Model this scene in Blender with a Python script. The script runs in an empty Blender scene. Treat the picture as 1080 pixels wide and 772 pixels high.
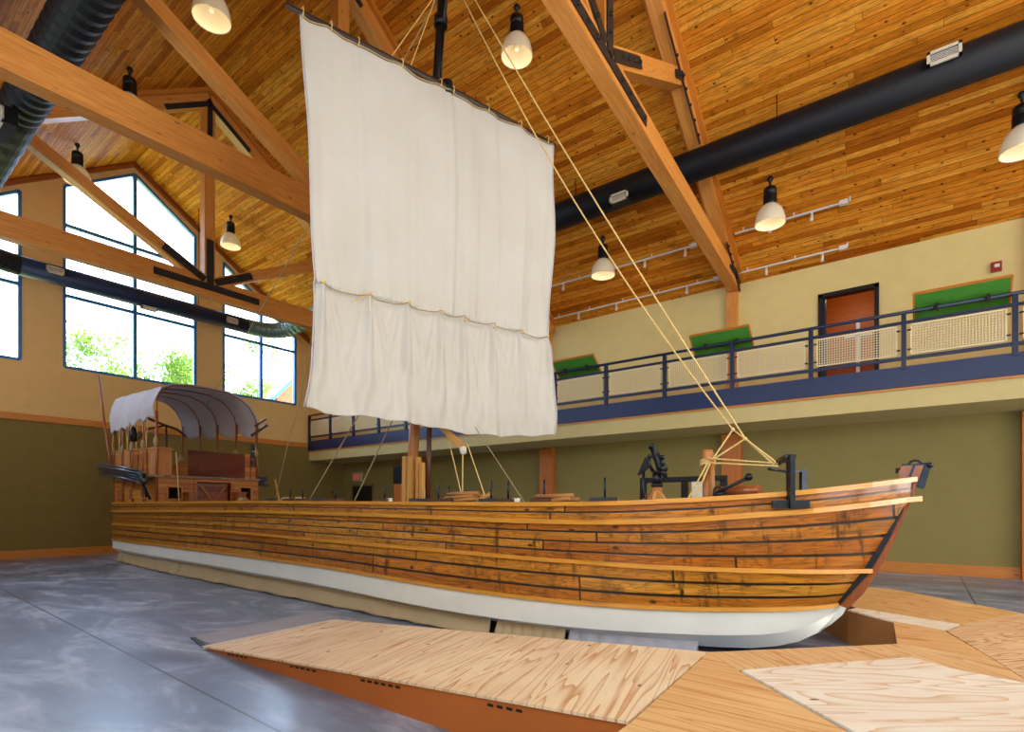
import bpy, math, random
import numpy as np
from mathutils import Vector
random.seed(7)
C = bpy.context.scene.collection
PI = math.pi
V = Vector

# ---------------------------------------------------------------- mesh builder
class MB:
    def __init__(s):
        s.v = []; s.f = []; s.ax = []; s.sm = []; s.uv = {}; s.mi = []
    def add(s, vs, fs, ax=None, smooth=False, uvs=None, mi=0):
        o = len(s.v); s.v += [V(p) for p in vs]
        for k, f in enumerate(fs):
            if uvs: s.uv[len(s.f)] = uvs[k]
            s.f.append([i + o for i in f]); s.ax.append(V(ax) if ax is not None else None)
            s.sm.append(smooth); s.mi.append(mi)
        return s
    def box(s, x0, x1, y0, y1, z0, z1, ax=None, mi=0):
        d = (abs(x1-x0), abs(y1-y0), abs(z1-z0))
        if ax is None: ax = [(1,0,0),(0,1,0),(0,0,1)][d.index(max(d))]
        vs = [(x, y, z) for x in (x0, x1) for y in (y0, y1) for z in (z0, z1)]
        return s.add(vs, [(0,1,3,2),(4,6,7,5),(0,4,5,1),(2,3,7,6),(0,2,6,4),(1,5,7,3)], ax, mi=mi)
    def bar(s, p0, p1, w, h, up=(0,0,1), mi=0):
        p0 = V(p0); p1 = V(p1); d = (p1-p0).normalized(); u = V(up)
        if abs(d.dot(u)) > .98: u = V((1,0,0))
        sd = d.cross(u).normalized(); u = sd.cross(d).normalized()
        vs = [p + sd*a*w/2 + u*b*h/2 for p in (p0, p1) for a, b in ((-1,-1),(1,-1),(1,1),(-1,1))]
        return s.add(vs, [(0,3,2,1),(4,5,6,7),(0,1,5,4),(1,2,6,5),(2,3,7,6),(3,0,4,7)], d, mi=mi)
    def tube(s, pts, r, n=8, mi=0, smooth=True, caps=True):
        pts = [V(p) for p in pts]; m = len(pts)
        rs = r if isinstance(r, (list, tuple)) else [r]*m
        vs = []; prev = None
        for i, p in enumerate(pts):
            d = (pts[min(i+1, m-1)] - pts[max(i-1, 0)]).normalized()
            if prev is None:
                a = V((0,0,1)) if abs(d.z) < .9 else V((1,0,0))
                u = d.cross(a).normalized()
            else:
                u = (prev - d*prev.dot(d)).normalized()
            prev = u; w = d.cross(u)
            for k in range(n):
                t = 2*PI*k/n; vs.append(p + (u*math.cos(t) + w*math.sin(t))*rs[i])
        fs = []; uvs = []; L = 0
        for i in range(m-1):
            l2 = L + (pts[i+1]-pts[i]).length; c = 2*PI*rs[i]/n
            for k in range(n):
                fs.append((i*n+k, i*n+(k+1)%n, (i+1)*n+(k+1)%n, (i+1)*n+k))
                uvs.append([(L, k*c), (L, (k+1)*c), (l2, (k+1)*c), (l2, k*c)])
            L = l2
        s.add(vs, fs, None, smooth, uvs, mi)
        if caps:
            o = len(s.v) - n*m
            for q in ([o+k for k in range(n)][::-1], [o+(m-1)*n+k for k in range(n)]):
                s.f.append(q); s.ax.append(V((0,1,0))); s.sm.append(False); s.mi.append(mi)
        return s
    def lathe(s, prof, c=(0,0,0), n=20, mi=0, axis='z'):
        c = V(c); vs = []
        for r, z in prof:
            for k in range(n):
                t = 2*PI*k/n
                q = V((r*math.cos(t), r*math.sin(t), z))
                if axis == 'x': q = V((q.z, q.x, q.y))
                if axis == 'y': q = V((q.x, q.z, -q.y))
                vs.append(c + q)
        fs = [(i*n+k, i*n+(k+1)%n, (i+1)*n+(k+1)%n, (i+1)*n+k) for i in range(len(prof)-1) for k in range(n)]
        return s.add(vs, fs, (0,0,1), True, None, mi)
    def prism(s, poly, ext, ax=None, mi=0):
        poly = [V(p) for p in poly]; e = V(ext); n = len(poly)
        vs = poly + [p+e for p in poly]
        fs = [tuple(range(n))[::-1], tuple(range(n, 2*n))] + [(i, (i+1)%n, (i+1)%n+n, i+n) for i in range(n)]
        return s.add(vs, fs, ax if ax is not None else (poly[1]-poly[0]).normalized(), mi=mi)
    def ball(s, c, r, n=10, mi=0):
        return s.lathe([(max(1e-4, r*math.sin(PI*i/n)), -r*math.cos(PI*i/n)) for i in range(n+1)], c, 12, mi)
    def build(s, name, mats, parent=None, label=None, fix=True):
        me = bpy.data.meshes.new(name)
        off = V((0,0,0)); q = parent
        while q is not None: off += q.location; q = q.parent
        me.from_pydata([p-off for p in s.v], [], s.f)
        uvl = me.uv_layers.new(name='UVMap').data
        for i, pl in enumerate(me.polygons):
            pl.use_smooth = s.sm[i]; pl.material_index = s.mi[i]
            if i in s.uv:
                for k, li in enumerate(pl.loop_indices): uvl[li].uv = s.uv[i][k]
            else:
                a = s.ax[i] if s.ax[i] is not None else V((1,0,0))
                nn = pl.normal
                if abs(nn.dot(a)) > .9: a = V((0,0,1)) if abs(nn.z) < .5 else V((0,1,0))
                b = nn.cross(a)
                for k, li in enumerate(pl.loop_indices):
                    p = s.v[s.f[i][k]]; uvl[li].uv = (p.dot(a), p.dot(b) + i*.013)
        for m in (mats if isinstance(mats, (list, tuple)) else [mats]): me.materials.append(m)
        if fix:
            import bmesh
            bm = bmesh.new(); bm.from_mesh(me); bmesh.ops.recalc_face_normals(bm, faces=bm.faces); bm.to_mesh(me); bm.free()
        o = bpy.data.objects.new(name, me); C.objects.link(o)
        if parent: o.parent = parent
        if label: o['label'] = label
        return o

def tag(o, label=None, cat=None, group=None, kind=None):
    if label: o['label'] = label
    if cat: o['category'] = cat
    if group: o['group'] = group
    if kind: o['kind'] = kind
    return o
def thing(name, label, cat, loc=(0,0,0), group=None):
    o = bpy.data.objects.new(name, None); C.objects.link(o); o.location = loc; o.empty_display_size = .1
    return tag(o, label, cat, group)
def struct(o, label=None): return tag(o, label, None, None, 'structure')
def copy_tree(o, loc=None, label=None, parent=None):
    c = o.copy(); C.objects.link(c); c.parent = parent
    for ch in list(o.children): copy_tree(ch, None, None, c)
    if loc is not None: c.location = loc
    if label: c['label'] = label
    return c

# ---------------------------------------------------------------- materials
def L(h):
    h = h.lstrip('#'); r = [int(h[i:i+2], 16)/255 for i in (0, 2, 4)]
    return tuple(c/12.92 if c <= .04045 else ((c+.055)/1.055)**2.4 for c in r) + (1,)
class N:
    def __init__(s, name):
        s.m = bpy.data.materials.new(name); s.m.use_nodes = True; s.t = s.m.node_tree
        s.p = s.t.nodes['Principled BSDF']; s.out = s.t.nodes['Material Output']
    def n(s, typ, ins={}, **kw):
        x = s.t.nodes.new(typ)
        for k, v in kw.items(): setattr(x, k, v)
        for k, v in ins.items(): s.put(x.inputs[k], v)
        return x
    def put(s, i, v):
        if isinstance(v, bpy.types.NodeSocket): s.t.links.new(v, i)
        else: i.default_value = v
    def math(s, op, a, b=0.0, c=0.0):
        x = s.n('ShaderNodeMath', {0: a, 1: b, 2: c}, operation=op); return x.outputs[0]
    def mix(s, f, a, b, bt='MIX'):
        x = s.n('ShaderNodeMix', {0: f, 6: a, 7: b}, data_type='RGBA', blend_type=bt); return x.outputs[2]
    def vec(s, x, y, z=0.0): return s.n('ShaderNodeCombineXYZ', {0: x, 1: y, 2: z}).outputs[0]
    def noise(s, v, scale=1, det=3, rough=.5, dist=0):
        return s.n('ShaderNodeTexNoise', {'Vector': v, 'Scale': scale, 'Detail': det, 'Roughness': rough, 'Distortion': dist}).outputs['Fac']
    def ramp(s, f, stops):
        x = s.n('ShaderNodeValToRGB', {0: f}); e = x.color_ramp.elements
        while len(e) < len(stops): e.new(.5)
        for k, (p, c) in enumerate(stops): e[k].position = p; e[k].color = c
        return x.outputs[0]
    def mr(s, v, a, b, c=0.0, d=1.0): return s.n('ShaderNodeMapRange', {0: v, 1: a, 2: b, 3: c, 4: d}).outputs[0]
    def done(s, col, rough=.5, bump=None, bs=.3, bd=.01, metal=0, coat=0, spec=.5):
        s.put(s.p.inputs['Base Color'], col); s.put(s.p.inputs['Roughness'], rough)
        s.p.inputs['Metallic'].default_value = metal; s.p.inputs['Coat Weight'].default_value = coat
        s.p.inputs['Coat Roughness'].default_value = .15; s.put(s.p.inputs['Specular IOR Level'], spec)
        if bump is not None:
            b = s.n('ShaderNodeBump', {'Height': bump, 'Strength': bs, 'Distance': bd})
            s.put(s.p.inputs['Normal'], b.outputs[0])
        return s.m
def plain(name, col, rough=.5, metal=0, var=.12, sc=3, spec=.5):
    n = N(name); co = n.n('ShaderNodeTexCoord').outputs['Object']
    f = n.noise(co, sc, 4)
    c = n.mix(n.mr(f, .3, .7), tuple(x*(1-var) for x in col[:3])+(1,), tuple(min(1, x*(1+var)) for x in col[:3])+(1,))
    return n.done(c, rough, metal=metal, spec=spec)
def planks(name, stops, w, Ln, uvmode, gap=.004, dark=(.02,.01,.005,1), knots=0, knotcol=(.06,.02,.005,1), gs=1.0, rough=.45, coat=0, vm=1.0, grain=.5, stain=0, butt=True, rings=0, drips=0, spec=.5, kr=(.16,.07)):
    """boards: u along, v across (v unit = w per board); vm = metres per v unit, for the grain"""
    n = N(name); tc = n.n('ShaderNodeTexCoord')
    sp = n.n('ShaderNodeSeparateXYZ', {0: tc.outputs['UV' if uvmode == 'UV' else 'Object']})
    if uvmode == 'UV': u, v = sp.outputs[0], sp.outputs[1]
    elif uvmode == 'XY': u, v = sp.outputs[0], n.math('MULTIPLY', sp.outputs[1], 1.2028)
    elif uvmode == 'Z': u, v = n.math('ADD', sp.outputs[0], sp.outputs[1]), sp.outputs[2]
    vs = n.math('DIVIDE', v, w); row = n.math('FLOOR', vs); fr = n.math('SUBTRACT', vs, row)
    off = n.n('ShaderNodeTexWhiteNoise', {'W': row}, noise_dimensions='1D').outputs['Value']
    us = n.math('ADD', n.math('DIVIDE', u, Ln), n.math('MULTIPLY', off, 13.7)); colm = n.math('FLOOR', us); fu = n.math('SUBTRACT', us, colm)
    rnd = n.n('ShaderNodeTexWhiteNoise', {'Vector': n.vec(row, colm, 3.3)}, noise_dimensions='3D').outputs['Value']
    base = n.ramp(rnd, stops)
    vmm = n.math('MULTIPLY', v, vm)
    g = n.noise(n.vec(n.math('MULTIPLY', u, .9*gs), n.math('MULTIPLY', vmm, 16*gs), n.math('MULTIPLY', rnd, 40)), 1.6, 5, .65, 1.4)
    g2 = n.noise(n.vec(n.math('MULTIPLY', u, 3*gs), n.math('MULTIPLY', vmm, 90*gs), rnd), 1.0, 2)
    c = n.mix(n.math('MULTIPLY', n.mr(g, .42, .68), grain), base, n.mix(.62, base, knotcol), 'MIX')
    c = n.mix(n.math('MULTIPLY', n.mr(g2, .35, .75), grain*.35), c, n.mix(.6, c, knotcol))
    if rings:
        h = n.noise(n.vec(n.math('MULTIPLY', u, .55), n.math('MULTIPLY', vmm, 3.6), n.math('MULTIPLY', rnd, 31)), 1.5, 2, .5, .3)
        k = n.math('POWER', n.mr(n.math('FRACT', n.math('MULTIPLY', h, 17.0)), .3, 1.0), 2.0)
        c = n.mix(n.math('MULTIPLY', k, rings), c, n.mix(.7, c, knotcol))
    if drips:
        d = n.noise(n.vec(n.math('MULTIPLY', u, 7.0), n.math('MULTIPLY', vmm, 1.6), 9.0), 1.0, 4, .7)
        d2 = n.noise(n.vec(n.math('MULTIPLY', u, .7), n.math('MULTIPLY', vmm, .9), 2.0), 1.0, 2)
        c = n.mix(n.math('MULTIPLY', n.math('MULTIPLY', n.mr(d, .55, .66), n.mr(d2, .47, .57)), drips), c, knotcol)
    if knots:
        vo = n.n('ShaderNodeTexVoronoi', {'Vector': n.vec(n.math('MULTIPLY', u, 1.0), n.math('MULTIPLY', vmm, 1.7), rnd), 'Scale': knots})
        sel = n.math('GREATER_THAN', n.n('ShaderNodeSeparateColor', {0: vo.outputs['Color']}).outputs[0], .5)
        k = n.math('MULTIPLY', n.mr(vo.outputs['Distance'], kr[0], kr[1]), sel)
        c = n.mix(k, c, knotcol)
    if stain:
        st = n.noise(n.vec(n.math('MULTIPLY', u, 2.2), n.math('MULTIPLY', vmm, 3.5), 1.0), 1.0, 5, .7)
        c = n.mix(n.math('MULTIPLY', n.mr(st, .56, .74), stain), c, knotcol)
    e1 = n.math('MULTIPLY', n.math('MINIMUM', fr, n.math('SUBTRACT', 1.0, fr)), w*vm)
    gr = n.mr(e1, gap*.5, gap)
    if butt:
        e2 = n.math('MULTIPLY', n.math('MINIMUM', fu, n.math('SUBTRACT', 1.0, fu)), Ln)
        gr = n.math('MULTIPLY', gr, n.mr(e2, gap*.4, gap*.8))
    c = n.mix(gr, dark, c)
    return n.done(c, rough, bump=gr, bs=.5, bd=.006, coat=coat, spec=spec)
def wood(name, c1, c2, dark, rough=.5, sc=1.0, coat=0, check=.0):
    n = N(name); uv = n.n('ShaderNodeTexCoord').outputs['UV']; sp = n.n('ShaderNodeSeparateXYZ', {0: uv}); u, v = sp.outputs[0], sp.outputs[1]
    g = n.noise(n.vec(n.math('MULTIPLY', u, .5*sc), n.math('MULTIPLY', v, 9*sc), .0), 2, 5, .6, .8)
    g2 = n.noise(n.vec(n.math('MULTIPLY', u, 2*sc), n.math('MULTIPLY', v, 70*sc), .0), 1.5, 3)
    c = n.mix(n.mr(g, .3, .7), c1, c2); c = n.mix(n.math('MULTIPLY', n.mr(g2, .4, .75), .45), c, dark)
    vo = n.n('ShaderNodeTexVoronoi', {'Vector': n.vec(n.math('MULTIPLY', u, 1.0), n.math('MULTIPLY', v, 4.0), .0), 'Scale': 1.7})
    sel = n.math('GREATER_THAN', n.n('ShaderNodeSeparateColor', {0: vo.outputs['Color']}).outputs[1], .35)
    c = n.mix(n.math('MULTIPLY', n.mr(vo.outputs['Distance'], .11, .05), sel), c, dark)
    return n.done(c, rough, bump=g2, bs=.15, bd=.003, coat=coat)
def plywood(name, base, ring, rot=0.0, amount=.6, sc=1.0, seed=0.0, asp=1.0):
    n = N(name); co = n.n('ShaderNodeTexCoord').outputs['Object']
    mp = n.n('ShaderNodeMapping', {'Vector': co, 'Rotation': (0, 0, rot), 'Location': (seed*3.1, seed*5.7, 0)}).outputs[0]
    sp = n.n('ShaderNodeSeparateXYZ', {0: mp}); u, v = sp.outputs[0], sp.outputs[1]
    h = n.noise(n.vec(n.math('MULTIPLY', u, .38*sc/asp), n.math('MULTIPLY', v, 2.1*sc), seed), 1.5, 2.2, .45, .35)
    rings = n.math('FRACT', n.math('MULTIPLY', h, 13.0))
    k = n.math('POWER', n.mr(rings, .45, 1.0), 2.0)
    fine = n.noise(n.vec(n.math('MULTIPLY', u, 6), n.math('MULTIPLY', v, 130), .0), 1, 3)
    patch = n.noise(mp, 1.1, 3)
    c = n.mix(n.math('MULTIPLY', k, amount), base, ring)
    c = n.mix(n.math('MULTIPLY', n.mr(patch, .35, .7), .3), c, ring)
    c = n.mix(n.math('MULTIPLY', n.mr(fine, .45, .8), .25), c, ring)
    vo = n.n('ShaderNodeTexVoronoi', {'Vector': n.vec(u, n.math('MULTIPLY', v, 2.2), .0), 'Scale': 1.9})
    sel = n.math('GREATER_THAN', n.n('ShaderNodeSeparateColor', {0: vo.outputs['Color']}).outputs[2], .55)
    c = n.mix(n.math('MULTIPLY', n.mr(vo.outputs['Distance'], .075, .045), sel), c, (.12, .07, .04, 1))
    return n.done(c, .55, spec=.35)

M = {}
M['ceil'] = planks('ceiling_pine', [(0, L('D8841C')), (.14, L('B86410')), (.28, L('E88F24')), (.7, L('F2A030')), (1, L('FAB242'))], .135, 3.1, 'XY', gap=.006, dark=(.10,.04,.008,1), knots=4.4, knotcol=(.09,.024,.004,1), rough=.65, grain=1.0, stain=.6, spec=.08, kr=(.20,.09), rings=.3)
M['beam'] = wood('beam_fir', L('CE8234'), L('E8A450'), (.17,.055,.014,1), .45)
M['trim'] = wood('trim_wood', L('C87A26'), L('D88C32'), (.16,.05,.012,1), .4)
M['column'] = wood('column_wood', L('C46A20'), L('D47C2C'), (.16,.05,.02,1), .45)
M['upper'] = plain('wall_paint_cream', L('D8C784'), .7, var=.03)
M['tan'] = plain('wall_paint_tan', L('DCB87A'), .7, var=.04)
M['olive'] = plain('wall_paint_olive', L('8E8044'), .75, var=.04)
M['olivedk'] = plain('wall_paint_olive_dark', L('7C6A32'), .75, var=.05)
M['band'] = plain('soffit_cream', L('C8B97C'), .7, var=.03)
M['blue'] = plain('blue_steel', L('06204E'), .38, .0, .05)
M['bluerail'] = plain('blue_rail_paint', L('0A2140'), .35, .1, .05)
M['winframe'] = plain('window_frame_blue', L('3E74AC'), .4, .2, .05)
M['black'] = plain('black_metal', L('17181A'), .38, .35, .2)
M['blackpl'] = plain('black_steel_plate', L('2A2C2E'), .45, .4, .2)
M['duct'] = plain('duct_black', L('080C16'), .55, 0, .1, spec=.3)
M['ribduct'] = plain('duct_flex', L('6E8A90'), .36, .6, .1)
M['spiral'] = plain('duct_spiral_black', L('0C121C'), .6, 0, .1, spec=.35)
M['duct_backlit'] = plain('duct_black_backlit', L('12264C'), .5, 0, .1, spec=.4)  # black duct with the blue window backlight put into its colour
M['white'] = plain('white_metal', L('D8D8D0'), .5, 0, .04)
M['register'] = plain('register_white', L('CFCBB8'), .5, 0, .05)
M['meshwire'] = plain('infill_wire_cream', L('E4D9AE'), .5, 0, .03)
M['green'] = plain('green_board', L('448C2A'), .6, 0, .15, 2)
M['red'] = plain('alarm_red', L('8A0E10'), .4, 0, .05)
M['rope'] = plain('manila_rope', L('E0C078'), .8, 0, .2, 60)
M['ropedk'] = plain('old_rope', L('A8926A'), .85, 0, .25, 60)
M['paint'] = plain('white_hull_paint', L('E2E4DC'), .45, 0, .05, 2)
M['iron'] = plain('forged_iron', L('2A3038'), .34, .7, .25, 10)
M['concrete2'] = plain('pale_grey', L('A4A4AC'), .6, 0, .06)
M['cloth'] = plain('skirt_cloth', L('B9A27C'), .85, 0, .06, 2)
M['pinkwood'] = wood('old_cabin_wood', L('B87438'), L('CE9050'), (.1,.035,.015,1), .55)
M['cabin'] = planks('cabin_boards', [(0, L('A85C1E')), (.5, L('C07226')), (1, L('D28A34'))], .13, 1.4, 'Z', gap=.006, dark=(.04,.016,.006,1), knots=0, knotcol=(.08,.025,.008,1), rough=.42, grain=.6)
M['redcabin'] = planks('bulwark_boards', [(0, L('6A2A16')), (.5, L('7E351B')), (1, L('8E4220'))], .17, 2.0, 'Z', gap=.005, dark=(.03,.01,.005,1), knots=0, knotcol=(.05,.014,.006,1), rough=.4, grain=.5)
M['hull'] = planks('hull_planks', [(0, L('B66818')), (.3, L('C4781E')), (.75, L('D08826')), (1, L('DC9A34'))], 1.0, 3.4, 'UV', gap=.017, dark=(.008,.005,.004,1), knots=3.6, knotcol=(.05,.017,.003,1), rough=.33, coat=.45, vm=.135, grain=1.0, stain=1.0, rings=.85, drips=1.0, kr=(.17,.09))
M['rail'] = wood('rub_rail_oak', L('CC8A2A'), L('DA9C3A'), (.12,.045,.01,1), .3, coat=.5)
M['stem'] = wood('stem_oak', L('8E4414'), L('A85C20'), (.06,.02,.01,1), .38, coat=.3)
M['mast'] = wood('mast_wood', L('A8642C'), L('C98A45'), (.1,.035,.012,1), .45)
M['paleslab'] = wood('pale_split_wood', L('C28C40'), L('D6A250'), (.2,.08,.03,1), .6)
M['darkwood'] = wood('dark_spar', L('4A2A1A'), L('5E3824'), (.03,.015,.01,1), .5)
M['spar'] = wood('yard_spar', L('2E2019'), L('46332A'), (.02,.012,.01,1), .5)
M['firewood'] = wood('stacked_cordwood', L('9C6A34'), L('B98446'), (.08,.03,.012,1), .7)
M['deck'] = planks('deck_boards', [(0, L('7A6050')), (1, L('96806C'))], .15, 3, 'XY', gap=.006, grain=.4)
M['pole'] = plain('tarred_pole', L('39414D'), .3, .15, .2, 6)
M['ply1'] = plywood('plywood_ramp', L('F8E6BE'), L('C07A32'), -1.83, .8, 1.35, 1.0, 3.0)
M['ply2'] = plywood('plywood_landing', L('E8C184'), L('BC7430'), 0.05, .8, 1.2, 2.3, 2.6)
M['ply3'] = plywood('plywood_pale_sheet', L('F2EEDC'), L('D09E5C'), -.66, .7, .8, 3.1)
M['ply4'] = plywood('plywood_bow_strip', L('E8C48C'), L('B87840'), -2.3, .75, 1.3, 4.9, 2.0)
M['ply5'] = plywood('plywood_knotty_sheet', L('EED0A0'), L('B06A30'), -.9, .95, 1.2, 5.4)
M['ply6'] = plywood('plywood_far_ramp', L('E8C080'), L('B87834'), -2.35, .95, 1.6, 6.8, 2.0)
M['rampside'] = plain('ramp_side_panel', L('B4621F'), .55, 0, .08, 1)
M['brownpit'] = plain('hardboard_brown', L('A87038'), .6, 0, .05, 2)
def mk_canvas(name, col, tint, amt):
    n = N(name); co = n.n('ShaderNodeTexCoord').outputs['Object']
    f = n.noise(co, 1.2, 4); w = n.noise(co, 160, 2)
    c = n.mix(n.math('MULTIPLY', n.mr(f, .35, .7), amt), col, tint)
    m = n.done(c, .85, bump=w, bs=.08, bd=.002, spec=.2)
    tr = n.n('ShaderNodeBsdfTranslucent', {'Color': col}); mx = n.n('ShaderNodeMixShader', {0: .22, 1: n.p.outputs[0], 2: tr.outputs[0]})
    n.t.links.new(mx.outputs[0], n.out.inputs[0]); return m
M['canvas'] = mk_canvas('sail_canvas', L('DEDED8'), L('D0CDBF'), .5)
M['awning'] = mk_canvas('awning_canvas', L('D8D6DA'), L('C2BEC0'), .5)
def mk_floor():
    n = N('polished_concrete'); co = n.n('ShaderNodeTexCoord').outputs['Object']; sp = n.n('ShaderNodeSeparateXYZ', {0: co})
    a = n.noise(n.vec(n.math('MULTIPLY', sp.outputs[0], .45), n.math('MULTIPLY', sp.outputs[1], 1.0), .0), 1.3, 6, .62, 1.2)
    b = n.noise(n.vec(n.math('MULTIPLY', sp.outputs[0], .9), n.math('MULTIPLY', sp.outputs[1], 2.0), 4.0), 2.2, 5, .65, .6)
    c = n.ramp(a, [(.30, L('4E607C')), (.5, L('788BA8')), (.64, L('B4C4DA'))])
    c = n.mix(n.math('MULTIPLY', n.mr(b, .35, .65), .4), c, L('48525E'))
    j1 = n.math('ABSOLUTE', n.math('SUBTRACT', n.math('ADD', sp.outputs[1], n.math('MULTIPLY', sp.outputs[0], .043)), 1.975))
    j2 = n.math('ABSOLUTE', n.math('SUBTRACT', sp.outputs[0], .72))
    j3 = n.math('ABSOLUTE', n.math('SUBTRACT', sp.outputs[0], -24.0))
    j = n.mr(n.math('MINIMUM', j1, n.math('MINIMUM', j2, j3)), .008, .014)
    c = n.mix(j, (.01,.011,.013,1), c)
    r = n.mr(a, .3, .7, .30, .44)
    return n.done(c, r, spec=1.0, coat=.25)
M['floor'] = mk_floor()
def mk_glass():
    n = N('window_glass'); t = n.n('ShaderNodeBsdfTransparent', {'Color': (.97,.985,1,1)}); g = n.n('ShaderNodeBsdfGlossy', {'Roughness': .02})
    fr = n.n('ShaderNodeFresnel', {'IOR': 1.3}); mx = n.n('ShaderNodeMixShader', {0: n.math('MULTIPLY', fr.outputs[0], .5), 1: t.outputs[0], 2: g.outputs[0]})
    n.t.links.new(mx.outputs[0], n.out.inputs[0]); return n.m
M['glass'] = mk_glass()
def mk_shade():
    n = N('lamp_shade_glass'); n.done(L('E4DFCB'), .22, spec=.6)
    n.p.inputs['Emission Color'].default_value = (1, .86, .6, 1); n.p.inputs['Emission Strength'].default_value = .04
    tr = n.n('ShaderNodeBsdfTranslucent', {'Color': (.9,.87,.78,1)}); mx = n.n('ShaderNodeMixShader', {0: .45, 1: n.p.outputs[0], 2: tr.outputs[0]})
    mx.inputs[0].default_value = .2
    n.t.links.new(mx.outputs[0], n.out.inputs[0]); return n.m
M['shade'] = mk_shade()
def emit(name, col, st):
    n = N(name); n.done(col, .5); n.p.inputs['Emission Color'].default_value = col; n.p.inputs['Emission Strength'].default_value = st; return n.m
M['exitred'] = emit('exit_letters_red', L('D8281A'), .5)
M['exitface'] = plain('exit_sign_face', L('B8B49A'), .5)
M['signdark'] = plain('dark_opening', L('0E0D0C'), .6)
M['brick'] = None
def mk_brick():
    n = N('orange_brick'); co = n.n('ShaderNodeTexCoord').outputs['Object']; sp = n.n('ShaderNodeSeparateXYZ', {0: co})
    b = n.n('ShaderNodeTexBrick', {'Vector': n.vec(sp.outputs[1], sp.outputs[2], .0), 'Color1': L('B4552C'), 'Color2': L('9C4522'), 'Mortar': L('BFA890'), 'Scale': 4.0, 'Mortar Size': .02})
    return n.done(b.outputs[0], .8)
M['brick'] = mk_brick()
def mk_leaf():
    n = N('leaf_green'); co = n.n('ShaderNodeTexCoord').outputs['Object']
    f = n.noise(co, 1.4, 4); c = n.ramp(f, [(.35, L('3C5E22')), (.6, L('6A8E3C'))]); n.done(c, .6)
    tr = n.n('ShaderNodeBsdfTranslucent', {'Color': L('88AA48')}); mx = n.n('ShaderNodeMixShader', {0: .5, 1: n.p.outputs[0], 2: tr.outputs[0]})
    n.t.links.new(mx.outputs[0], n.out.inputs[0]); return n.m
M['leaf'] = mk_leaf(); M['bark'] = plain('bark', L('6B5A4A'), .9)
M['grass'] = plain('grass', L('A6B468'), .9, 0, .2, .5)
M['roofing'] = plain('shingles', L('4A5058'), .8)

# ---------------------------------------------------------------- room constants
XE, XO, YN, YW, YR, ZR, ZE = -22.7, 8.0, -1.32, 16.58, 7.63, 14.04, 8.06
SL = (ZR-ZE)/(YW-YR)
def zroof(y): return ZR - SL*abs(y-YR)

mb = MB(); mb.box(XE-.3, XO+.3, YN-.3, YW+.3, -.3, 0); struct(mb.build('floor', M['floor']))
mb = MB(); mb.box(-90, XE-.3, -40, 60, -.6, -.3); struct(mb.build('lawn', M['grass']))
for s in (1, -1):
    mb = MB(); ye = YR + s*(YW-YR+.35)
    mb.prism([(XE-.6, YR, ZR), (XE-.6, ye, zroof(ye)), (XE-.6, ye, zroof(ye)+.35), (XE-.6, YR, ZR+.35)], (XO-XE+1.2, 0, 0), (1,0,0))
    struct(mb.build('ceiling', M['ceil']))

# gable wall with openings, built from cells (columns of y with straight edges)
W1 = [(1.30, 9.30), (4.50, 11.57)]; W2 = [(5.62, 12.25), (7.65, 13.62), (9.69, 12.20)]; W3 = [(10.78, 11.56), (13.96, 9.30)]
SILL = 6.26
def gable(x0, x1, mats, name, lo):
    """one wall of vertical strips; mats = (upper, lower)"""
    cuts = [YN, 1.30, 4.50, 5.62, 7.65, 9.69, 10.78, 13.96, YW]
    def top(y):
        if 1.30 <= y <= 4.50: return np.interp(y, [1.30, 4.50], [9.30, 11.57])
        if 5.62 <= y <= 9.69: return np.interp(y, [5.62, 7.65, 9.69], [12.25, 13.62, 12.20])
        if 10.78 <= y <= 13.96: return np.interp(y, [10.78, 13.96], [11.56, 9.30])
    m = MB(); ylist = sorted(set(cuts + [YR]))
    for a, b in zip(ylist[:-1], ylist[1:]):
        op = top((a+b)/2)
        if lo and op:
            m.prism([(x0, a, 0), (x0, b, 0), (x0, b, .3), (x0, a, .3)], (x1-x0, 0, 0), (0,1,0), mi=1)
            m.prism([(x0, a, 4.0), (x0, b, 4.0), (x0, b, 4.4), (x0, a, 4.4)], (x1-x0, 0, 0), (0,1,0), mi=1)
        else: m.prism([(x0, a, 0), (x0, b, 0), (x0, b, 4.4), (x0, a, 4.4)], (x1-x0, 0, 0), (0,1,0), mi=1)
        zt = SILL if op else None
        za, zb = zroof(a)+.05, zroof(b)+.05
        if op:
            m.prism([(x0, a, 4.4), (x0, b, 4.4), (x0, b, SILL), (x0, a, SILL)], (x1-x0, 0, 0), (0,1,0))
            m.prism([(x0, a, top(a+1e-6)), (x0, b, top(b-1e-6)), (x0, b, zb), (x0, a, za)], (x1-x0, 0, 0), (0,1,0))
        else:
            m.prism([(x0, a, 4.4), (x0, b, 4.4), (x0, b, zb), (x0, a, za)], (x1-x0, 0, 0), (0,1,0))
    return struct(m.build(name, mats))
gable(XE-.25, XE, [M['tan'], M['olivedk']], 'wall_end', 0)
gable(XO, XO+.25, [M['upper'], M['olive']], 'wall_opposite', 1)
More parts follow.
